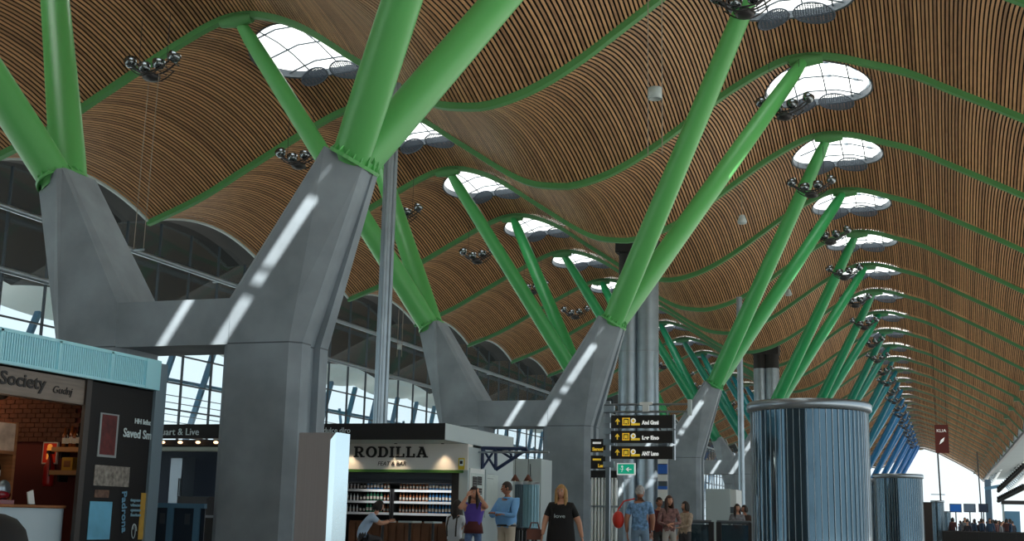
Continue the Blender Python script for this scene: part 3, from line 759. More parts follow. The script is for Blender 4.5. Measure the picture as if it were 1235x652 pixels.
b = MB(); b.box((-.35, -.25, .05), (.35, .25, .38)); b.box((-.38, -.2, .38), (.38, .2, .42)); b.build('body', M['dark'], u)
b = MB(); b.box((-.36, -.3, 0), (.36, .25, .05)); b.build('drip_tray', M['steel'], u)
for dx in (-.18, .18):
    b = MB(); b.lathe([(.001, 0), (.04, 0), (.04, .06)], c=(dx, -.27, .16), n=12); b.tube([(dx, -.27, .2), (dx, -.42, .19)], .014, 7); b.build('portafilter', M['steel'], u)
u = thing('fridge', 'narrow upright steel fridge at the left of the coffee bar', 'fridge', (at(207, 580, 22.9).x, 23.2, 1.0))
b = MB(); b.box((-.16, -.15, 0), (.16, .3, 1.25)); b.build('cabinet', M['rimgrey'], u); b = MB(); b.box((-.14, -.17, .03), (.14, -.15, 1.22)); q = b.build('door', M['steel'], u); b = MB(); b.bar((.11, -.2, .4), (.11, -.2, .8), .02); b.build('handle', M['dark'], q)
q0, q1 = at(178, 612, 18.6), at(248, 612, 18.6)
u = thing('bar_screen', 'blue painted low screen with posts in front of the coffee bar', 'screen', (0, 18.6, 0))
b = MB(); b.box((q0.x, -.04, 1.17), (q1.x, .04, 1.25)); b.build('top_rail', M['bluesteel'], u)
for px in (206, 238):
    x = at(px, 630, 18.6).x; b = MB(); b.box((x - .06, -.04, 0), (x + .06, .04, 1.17)); b.build('post', M['bluesteel'], u)
b = MB(); b.box((q0.x, -.01, .05), (q1.x, .01, 1.17)); b.build('panel', mat('screen_dark', (44, 58, 72), .4), u)
for px in (196, 226):
    x = at(px, 630, 18.6).x; b = MB(); b.box((x - .05, -.02, .9), (x + .05, -.012, 1.08)); b.build('notice', M['rimgrey'], u)

# ------------------------------------------------------------------ sandwich kiosk
KY = 24.0; XK = -9.66; XL = at(362, 511, 24).x
t = thing('sandwich_kiosk', 'white kiosk with black top band and long pale sign reading RODILLA', 'kiosk', (XK, KY, 0))
M['signwhite'] = mat('sign_white', (232, 230, 224), .45)
b = MB(); b.box((XL - XK - .2, -.02, 2.68), (.0, .0, 3.02)); b.build('top_band', M['black'], t)
b = MB(); b.box((-5.5, 0, 2.68), (0, 4.4, 3.02), M['palegrey']); b.box((-.12, 1.4, 0), (0, 4.4, 2.62), M['palegrey']); b.build('side_wall', M['palegrey'], t)
FY = 1.36; fx0, fx1 = at(405, 531, KY + FY).x - XK, -.0
b = MB(); b.box((fx0 - .9, FY, at(500, 566, KY + FY).z), (fx1 - .004, FY + .3, 2.68)); b.build('sign_fascia', M['signwhite'], t)
fz = at(500, 566, KY + FY).z
b = MB(); b.box((fx0 - .9, FY - .01, fz - .06), (fx1 - .1, FY + .1, fz)); b.build('green_edge', mat('green_edge', (70, 120, 50), .5), t)
b = MB(); b.box((fx1 - .2, FY + .02, 0), (fx1 - .004, FY + .3, fz), M['palegrey']); b.box((fx1 - .4, FY + .1, 0), (fx1 - .2, FY + .3, fz - .02), mat('jamb_brown', (46, 40, 36), .6)); b.build('end_post', M['palegrey'], t)
b = MB(); b.box((-5.5, 4.0, 0), (-.12, 4.1, 2.62), mat('kiosk_back', (40, 36, 34), .7)); b.box((-5.5, FY + .3, fz - .28), (-.12, 4.0, fz - .2), mat('kiosk_soffit', (62, 68, 76), .6)); b.box((-5.5, FY + .2, fz - .2), (-.2, FY + .3, fz + .02), mat('kiosk_soffit', (62, 68, 76), .6)); b.build('rear_wall', M['black'], t)
# RODILLA lettering, slab serif, drawn stroke by stroke
def slab(mb, ch, M4, mt, d=.03):
    W = .19
    def bx(x0, y0, x1, y1): mb.box((x0, y0, 0), (x1, y1, d), mt, M4)
    def poly(p): mb.prism(p, lambda u, v, k: M4 @ Vector((u, v, d * k)), mt)
    def arcp(cx, cy, rx, ry, ix, iy, a0, a1, n=20):
        for i in range(n):
            a, b = a0 + (a1 - a0) * i / n, a0 + (a1 - a0) * (i + 1) / n
            poly([(cx + rx * math.cos(a), cy + ry * math.sin(a)), (cx + rx * math.cos(b), cy + ry * math.sin(b)), (cx + ix * math.cos(b), cy + iy * math.sin(b)), (cx + ix * math.cos(a), cy + iy * math.sin(a))])
    if ch in 'RDIL':
        bx(.1, 0, .1 + W, 1); bx(0, 0, .4, .12); bx(0, .88, .4, 1)
    if ch == 'I': return .4
    if ch == 'L': bx(.1, 0, .74, .13); bx(.62, 0, .74, .36); return .76
    if ch == 'D': bx(.2, 0, .45, .13); bx(.2, .87, .45, 1); arcp(.45, .5, .4, .5, .2, .37, -PI / 2, PI / 2); return .87
    if ch == 'R':
        bx(.2, .87, .48, 1); bx(.2, .4, .48, .52); arcp(.48, .7, .3, .3, .11, .17, -PI / 2, PI / 2)
        poly([(.36, .44), (.56, .44), (.78, .1), (.58, .1)]); bx(.58, 0, .92, .12); return .92
    if ch == 'O': arcp(.46, .5, .46, .52, .26, .38, 0, 2 * PI, 36); return .92
    if ch == 'A':
        poly([(.08, .08), (.24, .08), (.52, 1), (.36, 1)]); poly([(.66, .08), (.86, .08), (.56, 1), (.36, 1)]); bx(.22, .28, .7, .4); bx(0, 0, .34, .12); bx(.56, 0, .96, .12); bx(.22, .9, .5, 1); return .96
S_ = at(427, 551, KY + FY - .01); E_ = at(516, 551, KY + FY - .01); hh = (at(470, 538.5, KY + FY - .01).z - at(470, 551.5, KY + FY - .01).z)
widths = {'R': .92, 'O': .92, 'D': .87, 'I': .4, 'L': .76, 'A': .96}; tot = sum(widths[c] for c in 'RODILLA') + .12 * 6
ks = (E_.x - S_.x) / (tot * hh)
b = MB(); x = 0
for chh in 'RODILLA':
    M4 = facing((S_.x - XK + x * hh * ks, FY - .002, S_.z), (1, 0, 0)) @ Matrix.Diagonal((hh * ks, hh, 1, 1))
    x += slab(b, chh, M4, M['lettergrey']) + .12
b.build('sign_lettering', M['lettergrey'], t)
p = at(455, 561, KY + FY - .01)
text_mb('FEAT & BAR', .13, .015, M['lettergrey'], facing((p.x - XK, FY - .002, p.z), (1, 0, 0)), shear=.2, width=at(489, 561, KY + FY - .01).x - p.x).build('sign_lettering', M['lettergrey'], t)
p = at(376, 521.8, 23.97)
text_mb('Most dulce dlro', .17, .012, M['chalk'], facing((p.x - XK - .1, -.02, p.z), (1, 0, 0)), width=at(421.5, 523.6, 23.97).x - p.x + .1).build('band_lettering', M['chalk'], t)
a, c = at(553, 552, KY + FY - .01), at(560, 566, KY + FY - .01)
b = MB(); b.box((a.x - XK, FY - .015, c.z), (c.x - XK, FY, a.z), mat('notice_yellow', (216, 190, 40), .5)); b.box((a.x - XK + .025, FY - .02, c.z + .08), (c.x - XK - .02, FY - .015, a.z - .03), M['chalk']); b.box((a.x - XK + .04, FY - .024, c.z + .12), (c.x - XK - .04, FY - .02, a.z - .06), M['lettergrey']); b.build('notice', M['chalk'], t)
# warm lamps over the sign
for px in (420, 476.5, 533):
    q = at(px, 533, KY + FY - .2)
    ld = bpy.data.lights.new('sign_lamp', 'SPOT'); lo = bpy.data.objects.new('sign_lamp', ld); C.objects.link(lo); lo.location = (q.x, KY + FY - .16, 2.6); ld.energy = 16; ld.color = (1, .74, .48); ld.spot_size = 1.5; ld.spot_blend = .8; ld.shadow_soft_size = .03
    b = MB(); b.lathe([(.001, .06), (.035, .06), (.035, .01), (.02, .015)], c=(q.x - XK, FY - .16, 2.655), n=12); b.build('sign_lamp', M['dark'], t)
# posters on the white side wall
def side_poster(u0, v0, u1, v1, mtf, mti, inset):
    a, c = atX(u0, v0, XK + .02), atX(u1, v1, XK + .02)
    b = MB(); b.box((0, a.y - KY, c.z), (.025, c.y - KY, a.z), mtf); b.box((.025, a.y - KY + inset, c.z + inset * 3), (.03, c.y - KY - inset, a.z - inset * 2), mti); return b
M['poster_paper'] = mat('poster_paper', (196, 208, 204), .6, noise=.06, nscale=4)
b = side_poster(567, 564, 583, 622, M['white'], M['poster_paper'], .05)
for i in range(4):
    for jj in range(3):
        y0, z0 = 25.62 - KY + .28 + i * .0, 0
for (ua, va, ub, vb) in ((570, 574, 575, 596), (576, 574, 581, 585), (576, 588, 581, 596)):
    a, c = atX(ua, va, XK + .03), atX(ub, vb, XK + .03); b.box((.03, a.y - KY, c.z), (.034, c.y - KY, a.z), M['lettergrey'])
for i in range(7):
    a, c = atX(571, 575.5 + i * 3, XK + .03), atX(581, 576.6 + i * 3, XK + .03); b.box((.034, a.y - KY, c.z), (.037, c.y - KY, a.z), M['white'])
b.build('poster', M['white'], t)
b = side_poster(586, 566, 600, 624, M['palegrey'], M['poster_paper'], .05)
for i, wd in enumerate((8, 10, 7)):
    a, c = atX(588, 571 + i * 2.6, XK + .03), atX(588 + wd, 572.2 + i * 2.6, XK + .03); b.box((.03, a.y - KY, c.z), (.034, c.y - KY, a.z), M['rimgrey'])
b.build('poster', M['palegrey'], t)
# display shelves with goods
back = KY + 2.6
SH = [(590.5, 'top'), (604.5, 'second'), (618.5, 'third')]
for side, (u0, u1) in (('left', (408, 471)), ('right', (476, 550))):
    x0, x1 = at(u0, 600, back).x, at(u1, 600, back).x
    u = thing('display_shelves', '%s bay of white edged display shelves inside the sandwich kiosk' % side, 'shelves', ((x0 + x1) / 2, back, 0)); hw = (x1 - x0) / 2
    f = MB(); f.box((-hw - .04, -.05, 0), (-hw, .42, 1.72)); f.box((hw, -.05, 0), (hw + .04, .42, 1.72)); f.box((-hw, .38, 0), (hw, .42, 1.72)); f.build('carcass', M['black'], u)
    for v, nm_ in SH:
        z = at(500, v, back).z; f = MB(); f.box((-hw, 0, z - .045), (hw, .38, z), M['dark']); f.box((-hw, -.03, z - .05), (hw, 0, z + .005), M['white']); f.build('shelf', M['white'], u)
        if side == 'left':
            plan = [(M['bottlew'], 'white', 5, .55), (M['bottle'], 'dark', 2, .6), (M['bottleg'] if nm_ != 'top' else M['bottleb'], 'green' if nm_ != 'top' else 'blue', 5, .72), (M['bottleo'], 'orange', 2, .6)]
        else:
            plan = [(M['bottleo'], 'orange', 9, .6), (M['bottleb'], 'blue', 8, .72)]
        tot_n = sum(q[2] for q in plan); i = 0
        for mt, cn, nn, sc in plan:
            for r_ in range(nn):
                bottle((x0 + .06 + (x1 - x0 - .12) * (i + .5) / tot_n, back + .1, z), mt, '%s bottle on the %s shelf of the %s kiosk bay' % (cn, nm_, side), 'drinks on the kiosk shelves', sc * (.92 + .16 * random.random())); i += 1
b = MB(); z = at(480, 631, KY + 1.0).z
for (u0, u1, lab) in ((452, 472, 'small dark cafe table in front of the left kiosk bay'), (486, 503, 'small dark cafe table with white edge before the right kiosk bay'), (517, 528, 'small cafe table beside the seated woman in white')):
    xa, xb = at(u0, 630, KY + 1.0).x, at(u1, 630, KY + 1.0).x
    u = thing('cafe_table', lab, 'table', ((xa + xb) / 2, KY + 1.0, 0)); hw = (xb - xa) / 2; f = MB(); f.box((-hw, -.25, .98), (hw, .25, 1.02)); f.build('table_top', M['palegrey'], u)
    f = MB(); f.tube([(0, 0, 0), (0, 0, .98)], .03, 10); f.build('pedestal', M['dark'], u); f = MB(); f.lathe([(.001, 0), (.22, 0), (.22, .03), (.03, .05)], n=20); f.build('base', M['dark'], u)
b = MB(); b.box((fx0, 2.25, 0), (fx1 - .42, 2.3, 1.0)); 
for i in range(14): b.box((fx0 + .2 * i, 2.22, .05), (fx0 + .2 * i + .17, 2.25, .95))
b.build('timber_counter', mat('timber_counter', (122, 82, 56), .6, noise=.25, nscale=2), t)
ld = bpy.data.lights.new('kiosk_lamp', 'AREA'); lo = bpy.data.objects.new('kiosk_lamp', ld); C.objects.link(lo); lo.location = (XK - 1.6, KY + 2.3, fz - .3); ld.energy = 10; ld.size = 2.6; ld.shape = 'RECTANGLE'; ld.size_y = .2; ld.color = (.95, .97, 1)
# steel totem
q0, q1, q2 = at(361, 522, 16), at(399, 522, 16), at(413, 522, 16.25)
t = thing('steel_totem', 'tall brushed steel totem with a bright white side beside the near concrete column', 'totem', (q0.x, 16, 0)); wd = q1.x - q0.x
b = MB(); b.box((.0, 0, .0), (wd, .5, 2.26)); b.build('steel_panel', mat('totem_steel', (160, 156, 156), .5, .5, noise=.04, nscale=1, stretch=(60, 1, .4)), t)
b = MB(); dx = q2.x - q0.x
b.add([(wd, .0, 0), (dx, .06, 0), (dx, .06, 2.27), (wd, .0, 2.16), (wd, .5, 0), (dx, .5, 0), (dx, .5, 2.27), (wd, .5, 2.16)], [(0, 1, 2, 3), (1, 5, 6, 2), (5, 4, 7, 6), (3, 2, 6, 7), (0, 4, 5, 1)])
b.build('white_side', mat('polished_side', (206, 226, 234), .22, 1.0), t)
b = MB(); b.box((-.05, -.05, 0), (dx + .02, .55, .04)); b.build('base_plate', M['dark'], t)
# blue bracket
def pp(u, v, Y=26.2): return at(u, v, Y)
t = thing('sign_bracket', 'dark blue triangular lattice bracket sticking out of the white kiosk wall', 'bracket')
P_ = {k: pp(*c) for k, c in dict(a=(582, 540), b=(582, 564), c=(598, 540), d=(598, 566), e=(636, 541), f=(614, 541), g=(618, 553)).items()}
M['navy'] = mat('navy_steel', (34, 52, 88), .45)
for nm_, prs in (('chord', ('ab', 'ae', 'cd', 'de')), ('brace', ('ad', 'cb', 'fg', 'cg'))):
    for pr in prs:
        b = MB(); b.tube([P_[pr[0]], P_[pr[1]]], .04 if nm_ == 'chord' else .028, 8); b.build(nm_, M['navy'], t)
b = MB(); b.bar(P_['a'], Vector((XK, P_['a'].y, P_['a'].z)), .05); b.bar(P_['b'], Vector((XK, P_['b'].y, P_['b'].z)), .05); b.build('wall_fixing', M['navy'], t)
# tanks, pendant lamps, cabinet behind the man
q = at(632, 560, 33)
t = thing('service_cabinet', 'pale grey cabinet wall behind the man in the blue shirt', 'cabinet', (q.x, 33, 0))
b = MB(); b.box((at(600, 552, 33).x - q.x, 0, 0), (at(653, 552, 33).x - q.x, 1.0, at(632, 553, 33).z)); b.build('body', M['palegrey'], t)
for px in (614, 640):
    x = at(px, 552, 33).x - q.x; b = MB(); b.box((x - .01, -.012, .1), (x + .01, 0, 2.6)); b.build('panel_joint', M['rimgrey'], t)
M['tank'] = mat('tank_blue', (134, 176, 190), .35, .2, noise=.06, nscale=1)
for (u0, u1, lab, mt, yy) in ((622, 633, 'dark grey round tank, left of the pair behind the man', mat('tank_dark', (86, 104, 116), .4, .2), 27.5), (632, 649, 'pale blue round ribbed tank, right of the pair behind the man', M['tank'], 26.8)):
    xa, xb = at(u0, 600, yy).x, at(u1, 600, yy).x; r = (xb - xa) / 2
    t = thing('storage_tank', lab, 'tank', ((xa + xb) / 2, yy, 0)); h = at(632, 582, yy).z
    b = MB(); b.lathe([(r, .9), (r, h)], n=32)
    for i in range(16):
        a = 2 * PI * i / 16; b.bar((r * math.cos(a), r * math.sin(a), .95), (r * math.cos(a), r * math.sin(a), h - .03), .03)
    b.build('shell', mt, t); b = MB(); b.lathe([(.001, h + .03), (r + .02, h + .02), (r + .03, h - .04)], n=32); b.build('lid', M['steel'], t)
    b = MB()
    for i in range(4): b.bar((r * .8 * math.cos(i * PI / 2 + .78), r * .8 * math.sin(i * PI / 2 + .78), 0), (r * .8 * math.cos(i * PI / 2 + .78), r * .8 * math.sin(i * PI / 2 + .78), .9), .06)
    b.lathe([(r + .03, .86), (r + .03, .92), (r - .05, .92)], n=32); b.build('stand', M['dark'], t)
rl = MB(); A_, B_ = at(600, 545, 26), at(662, 545, 26); rl.tube([A_, B_], .025, 8); rl.bar(A_, Vector((XK, A_.y, A_.z)), .04)
tag(rl.build('lamp_rail', M['steel']), 'thin steel rail carrying the two pendant lamps', 'rail')
for i, px in enumerate((621.5, 637)):
    q = at(px, 573, 26); t = thing('pendant_lamp', 'small brown cone pendant lamp, %s' % ('nearer the man' if i == 0 else 'right one above the pale blue tank'), 'pendant lamp', q)
    b = MB(); b.lathe([(.015, .02), (.03, 0), (.1, -.12), (.09, -.12), (.02, -.01)], n=20); b.build('shade', mat('shade_brown', (96, 50, 30), .5), t)
    b = MB(); b.ball((0, 0, -.085), .035); b.build('bulb', mat('bulb', (255, 230, 190), .3, emit=(255, 225, 180), estr=3), t); b = MB(); b.tube([(0, 0, 0), (0, 0, A_.z - q.z)], .008, 6); b.build('cord', M['dark'], t)
# ------------------------------------------------------------------ people
SKIN = mat('skin', (206, 152, 124), 0.55); SKIN2 = mat('skin_tan', (176, 122, 96), 0.55)
EYEW = mat('eye_white', (225, 222, 215), .3); EYEB = mat('eye_dark', (30, 24, 20), .2); LIP = mat('lips', (160, 84, 78), .5)
def skin_mesh(verts, edges, radii, root, sub=2):
    me = bpy.data.meshes.new('s'); me.from_pydata(verts, edges, []); ob = bpy.data.objects.new('s', me); C.objects.link(ob)
    md = ob.modifiers.new('sk', 'SKIN'); md.use_smooth_shade = True
    for i, r in enumerate(radii):
        sv = me.skin_vertices[0].data[i]; sv.radius = r if isinstance(r, tuple) else (r, r); sv.use_root = (i == root)
    ss = ob.modifiers.new('ss', 'SUBSURF'); ss.levels = sub; ss.render_levels = sub
    dg = bpy.context.evaluated_depsgraph_get(); out = bpy.data.meshes.new_from_object(ob.evaluated_get(dg))
    vs = [v.co.copy() for v in out.vertices]; fs = [tuple(p.vertices) for p in out.polygons]
    bpy.data.objects.remove(ob); bpy.data.meshes.remove(me); bpy.data.meshes.remove(out)
    return vs, fs
STAND = dict(hipL=(-.09, 0, .93), hipR=(.09, 0, .93), kneeL=(-.10, -.03, .50), kneeR=(.10, -.03, .50), ankL=(-.10, .03, .09), ankR=(.10, .03, .09), toeL=(-.12, -.15, .035), toeR=(.12, -.15, .035),
             pel=(0, 0, .97), waist=(0, -.01, 1.12), chest=(0, 0, 1.32), neck=(0, .01, 1.47), head=(0, -.015, 1.56),
             shL=(-.175, .01, 1.41), shR=(.175, .01, 1.41), elL=(-.23, .03, 1.13), elR=(.23, .03, 1.13), wrL=(-.24, -.06, .89), wrR=(.24, -.06, .89))
def seg_d(p, a, b):
    ab = b - a; t = max(0, min(1, (p - a).dot(ab) / max(1e-9, ab.length_squared))); return (p - (a + ab * t)).length
def person(label, loc, rz, H=1.72, pose=None, top=None, legs=None, shoe=None, sleeve=1, girth=1.0, belly=0.0, hair=(40, 28, 20), hairlong=0.0, skin=SKIN, headturn=0.0, headtilt=0.0, group=None, dress=False, proto=False, fingers=True, glasses=False):
    P = {k: Vector(v) for k, v in STAND.items()}
    for k, v in (pose or {}).items(): P[k] = Vector(v)
    g = girth
    order = ['pel', 'waist', 'chest', 'neck', 'head', 'shL', 'elL', 'wrL', 'shR', 'elR', 'wrR', 'hipL', 'kneeL', 'ankL', 'toeL', 'hipR', 'kneeR', 'ankR', 'toeR']
    rad = dict(pel=(.155 * g, .115 * g), waist=(.14 * g + belly * .5, .105 * g + belly), chest=(.16 * g, .115 * g), neck=.056, head=.05, shL=.068 * g, shR=.068 * g, elL=.046 * g, elR=.046 * g, wrL=.029, wrR=.029,
               hipL=.088 * g, hipR=.088 * g, kneeL=.06 * g, kneeR=.06 * g, ankL=.042, ankR=.042, toeL=.034, toeR=.034)
    if belly: P['waist'].y -= belly * .6
    ix = {k: i for i, k in enumerate(order)}
    E = [('pel', 'waist'), ('waist', 'chest'), ('chest', 'neck'), ('neck', 'head'), ('chest', 'shL'), ('shL', 'elL'), ('elL', 'wrL'), ('chest', 'shR'), ('shR', 'elR'), ('elR', 'wrR'),
         ('pel', 'hipL'), ('hipL', 'kneeL'), ('kneeL', 'ankL'), ('ankL', 'toeL'), ('pel', 'hipR'), ('hipR', 'kneeR'), ('kneeR', 'ankR'), ('ankR', 'toeR')]
    vs, fs = skin_mesh([P[k] for k in order], [(ix[a], ix[b]) for a, b in E], [rad[k] for k in order], 0)
    hz = P['pel'].z - .02
    for v in vs:
        if abs(v.z - hz) < .022 and abs(v.x) < .3 and abs(v.y) < .2 and not dress: v.z = hz
    zone = {('pel', 'waist'): 't', ('waist', 'chest'): 't', ('chest', 'neck'): 't', ('neck', 'head'): 's', ('chest', 'shL'): 't', ('chest', 'shR'): 't', ('shL', 'elL'): 'u', ('shR', 'elR'): 'u', ('elL', 'wrL'): 'f', ('elR', 'wrR'): 'f',
            ('ankL', 'toeL'): 'k', ('ankR', 'toeR'): 'k'}
    def zmat(p):
        best = min(E, key=lambda e: seg_d(p, P[e[0]], P[e[1]]) - (.05 if e in (('pel', 'waist'), ('waist', 'chest')) else 0) + (9 if zone.get(e) in ('f', 'u') and seg_d(p, P[e[0]], P[e[1]]) > (.062 if zone[e] == 'f' else .1) * g else 0)); z = zone.get(best, 'l')
        if z == 'u':
            a, b = P[best[0]], P[best[1]]; t = (p - a).dot(b - a) / (b - a).length_squared
            return top if sleeve >= .5 and (sleeve >= 1 or t < .62) else (skin if t > .15 else top)
        if z == 'f':
            a, b = P[best[0]], P[best[1]]; t = (p - a).dot(b - a) / (b - a).length_squared
            return top if sleeve >= 1 and t < .92 else skin
        if z == 't' and best == ('chest', 'neck') and p.z > P['neck'].z - .03: return skin
        if best == ('pel', 'waist') and p.z < P['pel'].z - .02 and not dress: return legs
        return {'t': top, 's': skin, 'l': legs, 'k': shoe}[z]
    mb = MB(); mats_ = [top, legs, skin, shoe]
    o0 = len(mb.v); mb.v += [tuple(v) for v in vs]
    for f in fs:
        c = sum((vs[i] for i in f), Vector()) / len(f); mb.f.append(f); mb.m.append(mb.mi(zmat(c))); mb.smooth.append(True)
    # head with face, on the neck
    hc = P['head'] + Vector((0, -.012, .085)); HR = Matrix.Translation(hc) @ Matrix.Rotation(headturn, 4, 'Z') @ Matrix.Rotation(headtilt, 4, 'X')
    n, kk = 22, 16; hv = []
    for i in range(kk + 1):
        th = PI * i / kk
        for j in range(n):
            a = 2 * PI * j / n; x, y, z = math.sin(th) * math.cos(a), math.sin(th) * math.sin(a), math.cos(th)
            sx, sy, sz = .074, .094, .118
            if z < 0: sx *= 1 - .28 * (-z) ** 1.3; sy *= 1 - .12 * (-z)
            if z < -.2 and y < 0: y *= 1.05
            hv.append(HR @ Vector((x * sx, y * sy, z * sz)))
    mb.add(hv, [(i * n + j, (i + 1) * n + j, (i + 1) * n + (j + 1) % n, i * n + (j + 1) % n) for i in range(kk) for j in range(n)], skin, True)
    nose = [(0, -.088, .018), (-.014, -.09, -.03), (.014, -.09, -.03), (0, -.116, -.026), (0, -.092, -.042)]
    mb.add([HR @ Vector(q) for q in nose], [(0, 1, 3), (0, 3, 2), (1, 4, 3), (3, 4, 2)], skin)
    for sx in (-1, 1):
        mb.ball(HR @ Vector((sx * .03, -.083, .012)), (.013, .008, .008), EYEW, 8, 6); mb.ball(HR @ Vector((sx * .03, -.09, .012)), .006, EYEB, 8, 6)
        mb.tube([HR @ Vector((sx * .016, -.092, .031)), HR @ Vector((sx * .044, -.083, .031))], .004, 5, EYEB)
        mb.ball(HR @ Vector((sx * .074, .008, -.005)), (.012, .022, .032), skin, 8, 6)
        if glasses: mb.tube([HR @ Vector((sx * (.03 + .02 * math.cos(a)), -.1, .012 + .016 * math.sin(a))) for a in [i * PI / 6 for i in range(13)]], .003, 5, EYEB)
    mb.ball(HR @ Vector((0, -.083, -.062)), (.024, .008, .007), LIP, 10, 6)
    # hands
    for sd in 'LR':
        w, e = P['wr' + sd], P['el' + sd]; d = (w - e).normalized(); hx = P.get('hand' + sd)
        if hx is not None: d = (hx - w).normalized()
        side = d.cross(Vector((0, 0, 1)) if abs(d.z) < .8 else Vector((0, 1, 0))).normalized(); nrm = side.cross(d).normalized()
        if abs(d.z) > .8: side, nrm = nrm, side
        T = Matrix((side, d, nrm)).transposed().to_4x4(); T.translation = w
        if not fingers:
            mb.ball(w + d * .07, (.04, .08, .02), skin, 8, 6, Matrix((side, d, nrm)).transposed().to_4x4()); continue
        mb.ball(w + d * .045, (.039, .056, .017), skin, 12, 8, Matrix((side, d, nrm)).transposed().to_4x4())
        for q, (ox, ln) in enumerate(((-.029, .058), (-.01, .07), (.01, .074), (.028, .066))):
            pts = [T @ Vector((ox * .9, .06, 0)), T @ Vector((ox, .088, .003)), T @ Vector((ox * 1.06, .088 + ln * .5, -.008)), T @ Vector((ox * 1.05, .088 + ln * .85, -.024))]
            mb.tube(pts, [.0095, .009, .008, .006], 7, skin)
        mb.tube([T @ Vector((.026, .03, 0)), T @ Vector((.05, .05, -.008)), T @ Vector((.058, .078, -.018))], [.012, .0105, .008], 7, skin)
    root = thing('person', label, 'person', loc, rz, group); sc = H / 1.765; root.scale = (sc, sc, sc)
    mb.build('body', None, root)
    # hair
    hm = MB(); hv = []; hcol = mat('hair_%d_%d_%d' % hair, hair, .6, noise=.25, nscale=30)
    for i in range(kk + 1):
        th = PI * i / kk
        for j in range(n):
            a = 2 * PI * j / n; x, y, z = math.sin(th) * math.cos(a), math.sin(th) * math.sin(a), math.cos(th)
            hv.append(HR @ Vector((x * .083, y * .102 + .006, z * .122 + .008)))
    ff = []
    for i in range(kk):
        for j in range(n):
            a = 2 * PI * (j + .5) / n; y, z = math.sin(PI * (i + .5) / kk) * math.sin(a), math.cos(PI * (i + .5) / kk)
            if (z > .42 or (y > -.15 and z > -.45) or (y > -.45 and z > .0)): ff.append((i * n + j, (i + 1) * n + j, (i + 1) * n + (j + 1) % n, i * n + (j + 1) % n))
    hm.add(hv, ff, None, True)
    if hairlong:
        for q in range(15):
            a = PI * (-.08 + 1.16 * q / 14); x, y = .07 * math.cos(a), .09 * math.sin(a); l = hairlong * (1 + .12 * math.sin(q * 2.3))
            hm.tube([HR @ Vector((x * .7, y * .7, .1)), HR @ Vector((x * 1.08, y * 1.05, .02)), HR @ Vector((x * 1.2, y * 1.15, -.5 * l)), HR @ Vector((x * 1.15, y * 1.1 + .005, -l))], [.008, .03, .03, .008], 7)
    hm.build('hair', hcol, root)
    return root, P, HR
SHOE = mat('shoe_dark', (40, 36, 34), .5); KHAKI = mat('khaki', (196, 184, 164), .8, noise=.06, nscale=8); DENIM = mat('denim', (84, 110, 150), .8, noise=.35, nscale=16)
def ring_skirt(parent, prof, mt, name='skirt', c=(0, 0)):
    b = MB(); b.lathe([(r, z) for r, z in prof], c=(c[0], c[1], 0), n=28, sx=1.0, sy=.72); return b.build(name, mt, parent)
def face(u, v, Y): q = at(u, v, Y); return q
# man in the light blue shirt, arms folded
q = at(612, 600, 22)
po = dict(elL=(-.27, -.13, 1.15), wrL=(.02, -.31, 1.17), elR=(.27, -.13, 1.15), wrR=(-.04, -.34, 1.2), handL=(.16, -.26, 1.19), handR=(-.18, -.28, 1.21))
r, P, HR = person('man in a pale blue shirt and khaki trousers standing with folded arms, looking left', (q.x, 22, 0), -.35, 1.78, po, mat('shirt_blue', (120, 176, 228), .8, noise=.05, nscale=10), KHAKI, SHOE, 1, 1.22, .05, (46, 34, 28), 0, SKIN2, -.7)
b = MB(); b.lathe([(.172, .965), (.174, 1.0)], n=32, sx=1.13, sy=.98); b.build('belt', SHOE, r)
b = MB(); b.tube([HR @ Vector((.078 * math.cos(a), .07 * math.sin(a) + .02, -.172)) for a in [-.9 + i * .33 - PI / 2 + 1.0 for i in range(0, 17)]], .02, 6); b.build('collar', mat('shirt_blue', (120, 176, 228)), r)
# woman in purple, hands up to her head
q = at(572, 600, 21)
po = dict(elL=(-.24, -.2, 1.36), wrL=(-.1, -.17, 1.58), elR=(.27, -.16, 1.38), wrR=(.11, -.14, 1.6), handL=(-.07, -.1, 1.68), handR=(.07, -.08, 1.7), kneeL=(-.1, -.1, .52), ankL=(-.12, .0, .09))
r, P, HR = person('woman in purple sleeveless top and patterned jeans, both hands at her dark hair', (q.x, 21, 0), .2, 1.66, po, mat('top_purple', (86, 66, 160), .8, noise=.08, nscale=9), DENIM, SHOE, 0, .96, 0, (40, 24, 18), .3, SKIN, -.3)
ring_skirt(r, [(.15, 1.12), (.178, 1.0), (.19, .9), (.185, .9)], mat('jacket_maroon', (84, 34, 34), .8), 'jacket_at_waist')
# woman in black
q = at(677, 600, 19)
po = dict(elL=(-.27, .02, 1.16), wrL=(-.3, -.06, .93), elR=(.3, .03, 1.14), wrR=(.36, -.05, .9), kneeR=(.1, -.14, .52), ankR=(.1, -.1, .09), toeR=(.11, -.28, .03))
BLK = mat('black_cloth', (24, 23, 24), .85)
r, P, HR = person('blonde woman in a loose black dress walking towards the viewer beside the concrete column', (q.x, 19, 0), .18, 1.655, po, BLK, BLK, SHOE, .6, 1.16, .02, (178, 138, 86), .26, SKIN, -.15, dress=True)
ring_skirt(r, [(.185, 1.38), (.205, 1.25), (.215, 1.1), (.24, .9), (.25, .7), (.25, .45), (.24, .44)], BLK, 'dress')
b = text_mb('love', .09, .006, M['chalk'], facing((-.1, -.19, 1.22), (1, 0, 0), (0, .1, 1)), width=.18); b.build('dress_lettering', M['palegrey'], r)
a = thing('handbag', 'brown leather handbag carried by the woman in black', 'bag', (q.x - .44, 19.02, .8), .3)
